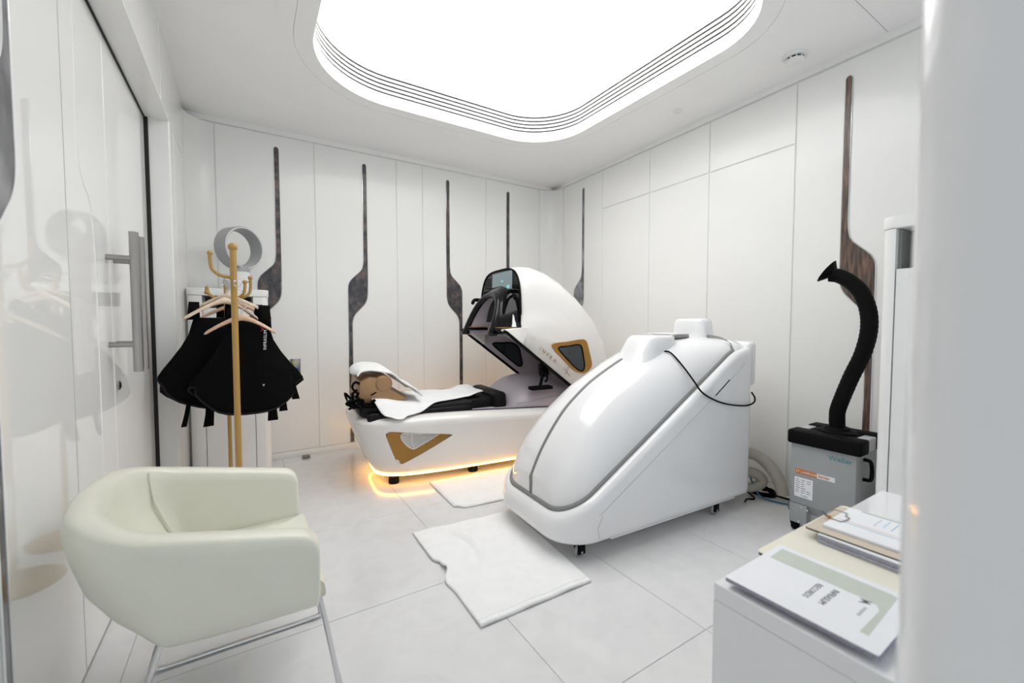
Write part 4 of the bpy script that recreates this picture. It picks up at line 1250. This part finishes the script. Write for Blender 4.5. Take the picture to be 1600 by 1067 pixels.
tube('cable_loop', [(0.05, y1, 0.13), (0.05, y1+0.02, 0.14), (0.05, y1+0.026, 0.11), (0.05, y1+0.018, 0.085), (0.05, y1, 0.09)], 0.003, 'stopper', ex, seg=6, smooth_n=4)
# prints: front face looks towards -x; text x -> -y
def FM(y, z): return frame_M((-0.0012, y, z), (0, -1, 0), (0, 0, 1))
text_part('brand_print', 'Weller', 0.036, FM(-0.030, 0.430), 'teal_print', ex)
ob = box('orange_plate', -0.0015, 0.0, 0.018, 0.118, 0.320, 0.344, 'orange_print', ex)
text_part('plate_print', 'FT LASERLINE', 0.0158, frame_M((-0.0025, 0.114, 0.3265), (0, -1, 0), (0, 0, 1)), 'white_print', ob)
wp = box('white_plate', -0.0015, 0.0, -0.062, 0.0175, 0.320, 0.344, 'white_print', ex)
text_part('plate_print', 'Series', 0.021, frame_M((-0.0025, 0.012, 0.3265), (0, -1, 0), (0, 0, 1)), 'orange_print', wp)
stk = box('sticker', -0.0015, 0.0, 0.035, 0.121, 0.195, 0.300, 'paper', ex)
for k in range(7):
    z = 0.288 - k*0.011
    for l in range(random.choice((2, 3))):
        ya = 0.115 - l*0.026
        box('print_line', -0.0022, -0.0015, ya-random.uniform(0.012, 0.022), ya, z-0.0012, z+0.0012, 'ink', stk)
text_part('sticker_print', 'Weller', 0.013, frame_M((-0.0025, 0.09, 0.202), (0, -1, 0), (0, 0, 1)), 'blue_print', stk)
# flexible arm
hose = catmull([(0.140, -0.012, 0.575), (0.140, -0.010, 0.62), (0.140, -0.012, 0.665), (0.136, -0.035, 0.745), (0.130, -0.070, 0.85), (0.125, -0.112, 0.96), (0.12, -0.136, 1.07), (0.12, -0.134, 1.17), (0.12, -0.105, 1.265), (0.118, -0.06, 1.325), (0.114, -0.010, 1.362), (0.108, 0.028, 1.372)], 9)
hr = [0.0352 + 0.0009*((k % 2)*2-1) if k > 8 else 0.0355 for k in range(len(hose))]
ha = bm_obj('extraction_arm', tube_bm(hose, hr, 20), 'black_rubber', ex, smooth=True)
rows = []
for f, r_ in ((0.0, 0.034), (0.25, 0.042), (0.6, 0.053), (1.0, 0.066), (0.99, 0.062), (0.3, 0.036)):
    c = Vector((0.108, 0.024, 1.370)).lerp(Vector((0.104, 0.044, 1.392)), f)
    d_ = Vector((-0.12, 0.55, 0.80)).normalized(); a_ = d_.cross(Vector((0, 0, 1))).normalized(); b_ = a_.cross(d_)
    rows.append([tuple(c + a_*math.cos(2*PI*k/24)*r_*1.0 + b_*math.sin(2*PI*k/24)*r_*0.92 + d_*0.02*math.sin(2*PI*k/24)*f) for k in range(24)])
bm_obj('nozzle', grid_bm(rows, close_v=True, cap0=True, cap1=True), 'black_rubber', ha, smooth=True, angle=0.9)

# ------------------------------------------------------------------ hoses and cables behind the capsule
hs = tube('drain_hose', [(2.58, 1.66, 0.245), (2.70, 1.545, 0.270), (2.76, 1.47, 0.275), (2.79, 1.40, 0.235), (2.80, 1.34, 0.17), (2.80, 1.305, 0.10), (2.80, 1.295, 0.055)], [0.036]*37, 'beige_hose', None, seg=14, smooth_n=6)
tag(hs, 'long beige hose arching from behind the spa capsule to the floor', 'hose')
hs2 = tube('drain_hose', [(2.58, 1.60, 0.155), (2.70, 1.50, 0.165), (2.76, 1.44, 0.15), (2.78, 1.41, 0.11), (2.76, 1.44, 0.07), (2.70, 1.50, 0.05), (2.62, 1.56, 0.05)], 0.032, 'beige_hose', None, seg=14, smooth_n=6)
tag(hs2, 'short beige hose loop low behind the spa capsule', 'hose')
for lbl, z_, ph_ in (('upper', 0.265, 0),):
    pass
coil = [(2.84 + (0.055+0.004*(k//20))*math.cos(2*PI*k/20), 1.445 + (0.085-0.003*(k//20))*math.sin(2*PI*k/20), 0.010+0.0065*(k//20)) for k in range(80)]
cb_ = bm_obj('power_cable', tube_bm(coil + [(2.86, 1.36, 0.012), (2.88, 1.28, 0.008), (2.86, 1.18, 0.008), (2.80, 1.125, 0.010)], 0.0062, 8), 'black_rubber', None, smooth=True)
tag(cb_, 'coiled black power cable on the floor by the right wall', 'cable')
bc = tube('data_cable', [(2.672, 1.60, 0.34), (2.700, 1.545, 0.285), (2.725, 1.50, 0.25), (2.73, 1.47, 0.16), (2.74, 1.44, 0.07), (2.745, 1.40, 0.02), (2.77, 1.33, 0.007), (2.80, 1.24, 0.007), (2.785, 1.135, 0.007)], 0.0055, 'blue_cable', None, seg=8, smooth_n=6)
tag(bc, 'blue cable running from the spa capsule along the floor', 'cable')
bk = tube('power_cable', [(2.60, 1.42, 0.012), (2.66, 1.44, 0.008), (2.71, 1.42, 0.008), (2.70, 1.48, 0.05), (2.63, 1.52, 0.12)], 0.005, 'black_rubber', None, seg=8, smooth_n=6)
tag(bk, 'thin black cable lying at the rear foot of the spa capsule', 'cable')

# ------------------------------------------------------------------ towels on the floor
def quad(c, u, v):
    a, b, d_, e = c   # far-left, far-right, near-right, near-left
    x = (a[0]*(1-u)+b[0]*u)*(1-v) + (e[0]*(1-u)+d_[0]*u)*v
    y = (a[1]*(1-u)+b[1]*u)*(1-v) + (e[1]*(1-u)+d_[1]*u)*v
    return x, y
T1 = ((0.722, 2.145), (1.312, 2.090), (1.238, 1.330), (0.703, 1.335))
def f_t1(u, v):
    x, y = quad(T1, u, v)
    wr_ = math.exp(-((u)/0.10)**2)
    x += wr_*(0.030*math.exp(-((v-0.50)/0.05)**2) + 0.022*math.exp(-((v-0.42)/0.03)**2) - 0.010*math.exp(-((v-0.62)/0.06)**2))
    z = 0.007 + 0.004*math.sin(u*9+v*4)**2
    c = 0.30 + 0.10*math.sin(v*6-0.6)
    z += 0.016*math.exp(-((u-c)/0.028)**2)*sm(0.08, 0.2, v)*sm(0.62, 0.42, v)
    z += 0.014*math.exp(-((v-0.50+0.1*u)/0.03)**2)*sm(0.30, 0.0, u)
    z += 0.007*math.exp(-((v-0.455+0.05*u)/0.02)**2)*sm(0.2, 0.0, u)
    return (x, y, z)
w1 = cloth('bath_mat', f_t1, 60, 60, 'towel', t=0.010, sub=0)
bm_obj('hem', tube_bm([(p[0], p[1], p[2]+0.0045) for p in [f_t1(0.0 + k/40, 0.965) for k in range(41)]], 0.0025, 5), 'towel', w1, smooth=True)
tag(w1, 'rumpled white bath mat on the floor in front of the spa capsule', 'bath mat')
T2 = ((1.060, 2.780), (1.800, 2.735), (1.790, 2.215), (1.040, 2.285))
def f_t2(u, v):
    x, y = quad(T2, u, v)
    x += 0.03*(math.exp(-((1-v)/0.05)**2)*math.exp(-(u/0.04)**2)); y += 0.03*(math.exp(-((1-v)/0.05)**2)*math.exp(-(u/0.04)**2))
    return (x, y, 0.007 + 0.0018*math.sin(u*8+v*5)**2)
w2 = cloth('bath_mat', f_t2, 30, 24, 'towel', t=0.010, sub=0)
tag(w2, 'flat white bath mat on the floor beside the infrared bed', 'bath mat')

# ------------------------------------------------------------------ small wall and floor fittings
so_ = thing('wall_socket', 'metal wall plate with a blue knob on the back wall', 'wall socket', (0.338, YB-0.001, 0.763))
box('plate', -0.038, 0.038, -0.010, 0.0, -0.062, 0.062, 'steel', so_, bev=0.003)
lathe('dial', [(0.001, -0.010), (0.012, -0.010), (0.012, -0.014), (0.010, -0.016), (0.001, -0.016)], 'yellow_print', so_, c=(-0.008, 0, 0.028), axis='y', seg=20)
lathe('knob', [(0.001, -0.010), (0.020, -0.010), (0.018, -0.040), (0.001, -0.042)], 'blue_knob', so_, c=(0.006, 0, -0.030), axis='y', seg=20)
for x_ in (-0.031, 0.031):
    for z_ in (-0.054, 0.054):
        lathe('screw', [(0.001, -0.010), (0.004, -0.010), (0.003, -0.013), (0.001, -0.013)], 'slot_black', so_, c=(x_, 0, z_), axis='y', seg=8)
ds = box('door_stop', -0.030, 0.030, -0.02, 0.02, 0.0, 0.028, 'stopper', None, bev=0.010, seg=3)
ds.location = (0.396, 3.845, 0.0005); tag(ds, 'small dark grey floor stop near the back wall', 'floor stop')

# ------------------------------------------------------------------ desk and papers
ZT = 0.60
dk = thing('desk', 'white desk in the right foreground', 'desk', (0.785, -0.25, 0))
dX = 1.665-0.785; dY = 0.487+0.25
box('top', 0, dX, 0, dY, ZT-0.035, ZT, 'white_gloss', dk, bev=0.0015, seg=1)
box('side_panel', 0.0, 0.035, 0.0, dY, 0, ZT-0.0352, 'white_gloss', dk)
box('side_panel', dX-0.035, dX-0.003, 0.003, dY-0.003, 0, ZT-0.0355, 'white_plastic', dk, bev=0.002)
box('back_panel', 0.036, dX-0.036, dY-0.030, dY-0.008, 0.05, ZT-0.0355, 'white_plastic', dk)
def rpoly(x0, x1, y0, y1, r, n=5):
    return rrect(x0, x1, y0, y1, dict(ll=r, lr=r, ur=r, ul=r), n)
bd = thing('desk_board', 'cream board with dark edge lying on the desk', 'board', (0.962, 0.13, ZT+0.0008))
BX, BY = 1.408-0.962, 0.4965-0.13
prism('core', rpoly(0, BX, 0, BY, 0.012), 'z', 0, 0.0055, 'board_edge', bd, smooth=False)
prism('cover', rpoly(-0.0005, BX+0.0005, -0.0005, BY+0.0005, 0.012), 'z', 0.0057, 0.0082, 'cream_board', bd, smooth=False)
box('label_strip', BX-0.060, BX-0.052, BY-0.075, BY-0.025, 0.0083, 0.0088, 'board_edge', bd)
ZB_ = ZT+0.0095
# stack of paper below the clipboard
ps = thing('paper_stack', 'stack of loose paper under the clipboard', 'paper stack', (1.115, 0.25, ZB_), math.radians(-1))
for k in range(9):
    a_ = random.uniform(-0.0015, 0.0015)
    box('sheet', a_, 0.212+a_, -0.05+a_, 0.190+a_*0.5, 0.0004+k*0.0022, 0.0024+k*0.0022, 'page_edge' if k < 8 else 'paper', ps)
cl = thing('clipboard', 'brown clipboard with printed forms on the desk', 'clipboard', (1.130, 0.225, ZB_+0.0205), math.radians(1.0))
prism('board', rpoly(0, 0.205, -0.03, 0.245, 0.008), 'z', 0, 0.003, 'kraft', cl, smooth=False)
prism('board_edge', rpoly(-0.0008, 0.2058, -0.0308, 0.2458, 0.008), 'z', -0.0012, 0.0018, 'board_edge', cl, smooth=False)
box('forms', 0.032, 0.200, -0.028, 0.222, 0.0032, 0.0095, 'paper', cl, bev=0.001, seg=1)
for k in range(11):
    box('print_line', 0.122+random.uniform(0, 0.01), 0.182-random.uniform(0, 0.012), -0.01+k*0.016, -0.0085+k*0.016, 0.0096, 0.0099, 'blue_print', cl)
box('print_band', 0.190, 0.196, -0.02, 0.195, 0.0096, 0.0099, 'green_print', cl)
box('print_band', 0.098, 0.101, -0.02, 0.215, 0.0096, 0.0099, 'peach_print', cl)
box('print_band', 0.086, 0.089, -0.02, 0.205, 0.0096, 0.0099, 'blue_print', cl)
tube('wire_clip', [(0.080, 0.226, 0.012), (0.078, 0.200, 0.0115), (0.100, 0.196, 0.0115), (0.118, 0.196, 0.0115), (0.122, 0.206, 0.012), (0.142, 0.208, 0.012), (0.144, 0.228, 0.012), (0.142, 0.236, 0.012), (0.086, 0.236, 0.012)], 0.0012, 'steel', cl, seg=6, closed=True)
kn = lathe('clip_pin', ball_prof(0.0045, 6, 0.008), 'gold', cl, c=(0.078, 0.224, 0.006), seg=10)
tube('clip_lever', [(0.078, 0.226, 0.013), (0.094, 0.246, 0.016)], 0.0024, 'ink', cl, seg=6)
# records booklet
bk_ = thing('booklet', 'white records booklet with a pale green band on the desk corner', 'booklet', (0.795, 0.228, ZT+0.0096), math.radians(1.0))
bw_, bh_ = 0.222, 0.240
for k in range(6):
    box('page', 0.0015+random.uniform(-0.001, 0.001), bw_-0.002, 0.001+random.uniform(-0.001, 0.001), bh_-0.001, 0.0005+k*0.0014, 0.0017+k*0.0014, 'page_edge', bk_)
cv = prism('cover', rpoly(0, bw_, 0, bh_, 0.003), 'z', 0.0090, 0.0098, 'paper', bk_, smooth=False)
zz0, zz1 = 0.0098, 0.0101
prism('green_band', [(0.148, 0.226), (0.206, 0.228), (0.204, 0.040), (0.199, 0.030), (0.038, 0.024), (0.040, 0.036), (0.128, 0.036), (0.143, 0.044), (0.147, 0.060)], 'z', zz0, zz1, 'sage_print', cv, smooth=False)
RM = lambda x, y: Matrix.Translation((x, y, zz1)) @ Matrix.Rotation(PI, 4, 'Z')
text_part('title_print', 'INFRASLIM', 0.0145, RM(0.133, 0.105), 'ink', cv, depth=0.0002, space=1.0)
text_part('title_print', 'RECORDS', 0.0145, RM(0.129, 0.130), 'ink', cv, depth=0.0002, space=1.05)
for k in range(5):
    box('logo_print', 0.084+k*0.0075, 0.0885+k*0.0075, 0.050, 0.0545, zz0, zz1+0.0002, 'fine_line', cv)
prism('logo_mark', [(0.128, 0.066), (0.136, 0.050), (0.140, 0.058), (0.145, 0.050), (0.142, 0.068), (0.137, 0.060)], 'z', zz0, zz1+0.0003, 'ink', cv, smooth=False)

# ------------------------------------------------------------------ rounded white column next to the viewer
cpx0, cpx1, cpy0, cpy1 = 0.40, 0.62, -0.55, 0.1165
co = prism('column', rrect(cpx0, cpx1, cpy0, cpy1, dict(ll=0.05, lr=0.05, ur=0.05, ul=0.05), 16), 'z', 0.0, ZC-0.0005, 'white_gloss', None)
struct(co, 'glossy white rounded column at the right edge of the view', 'column')
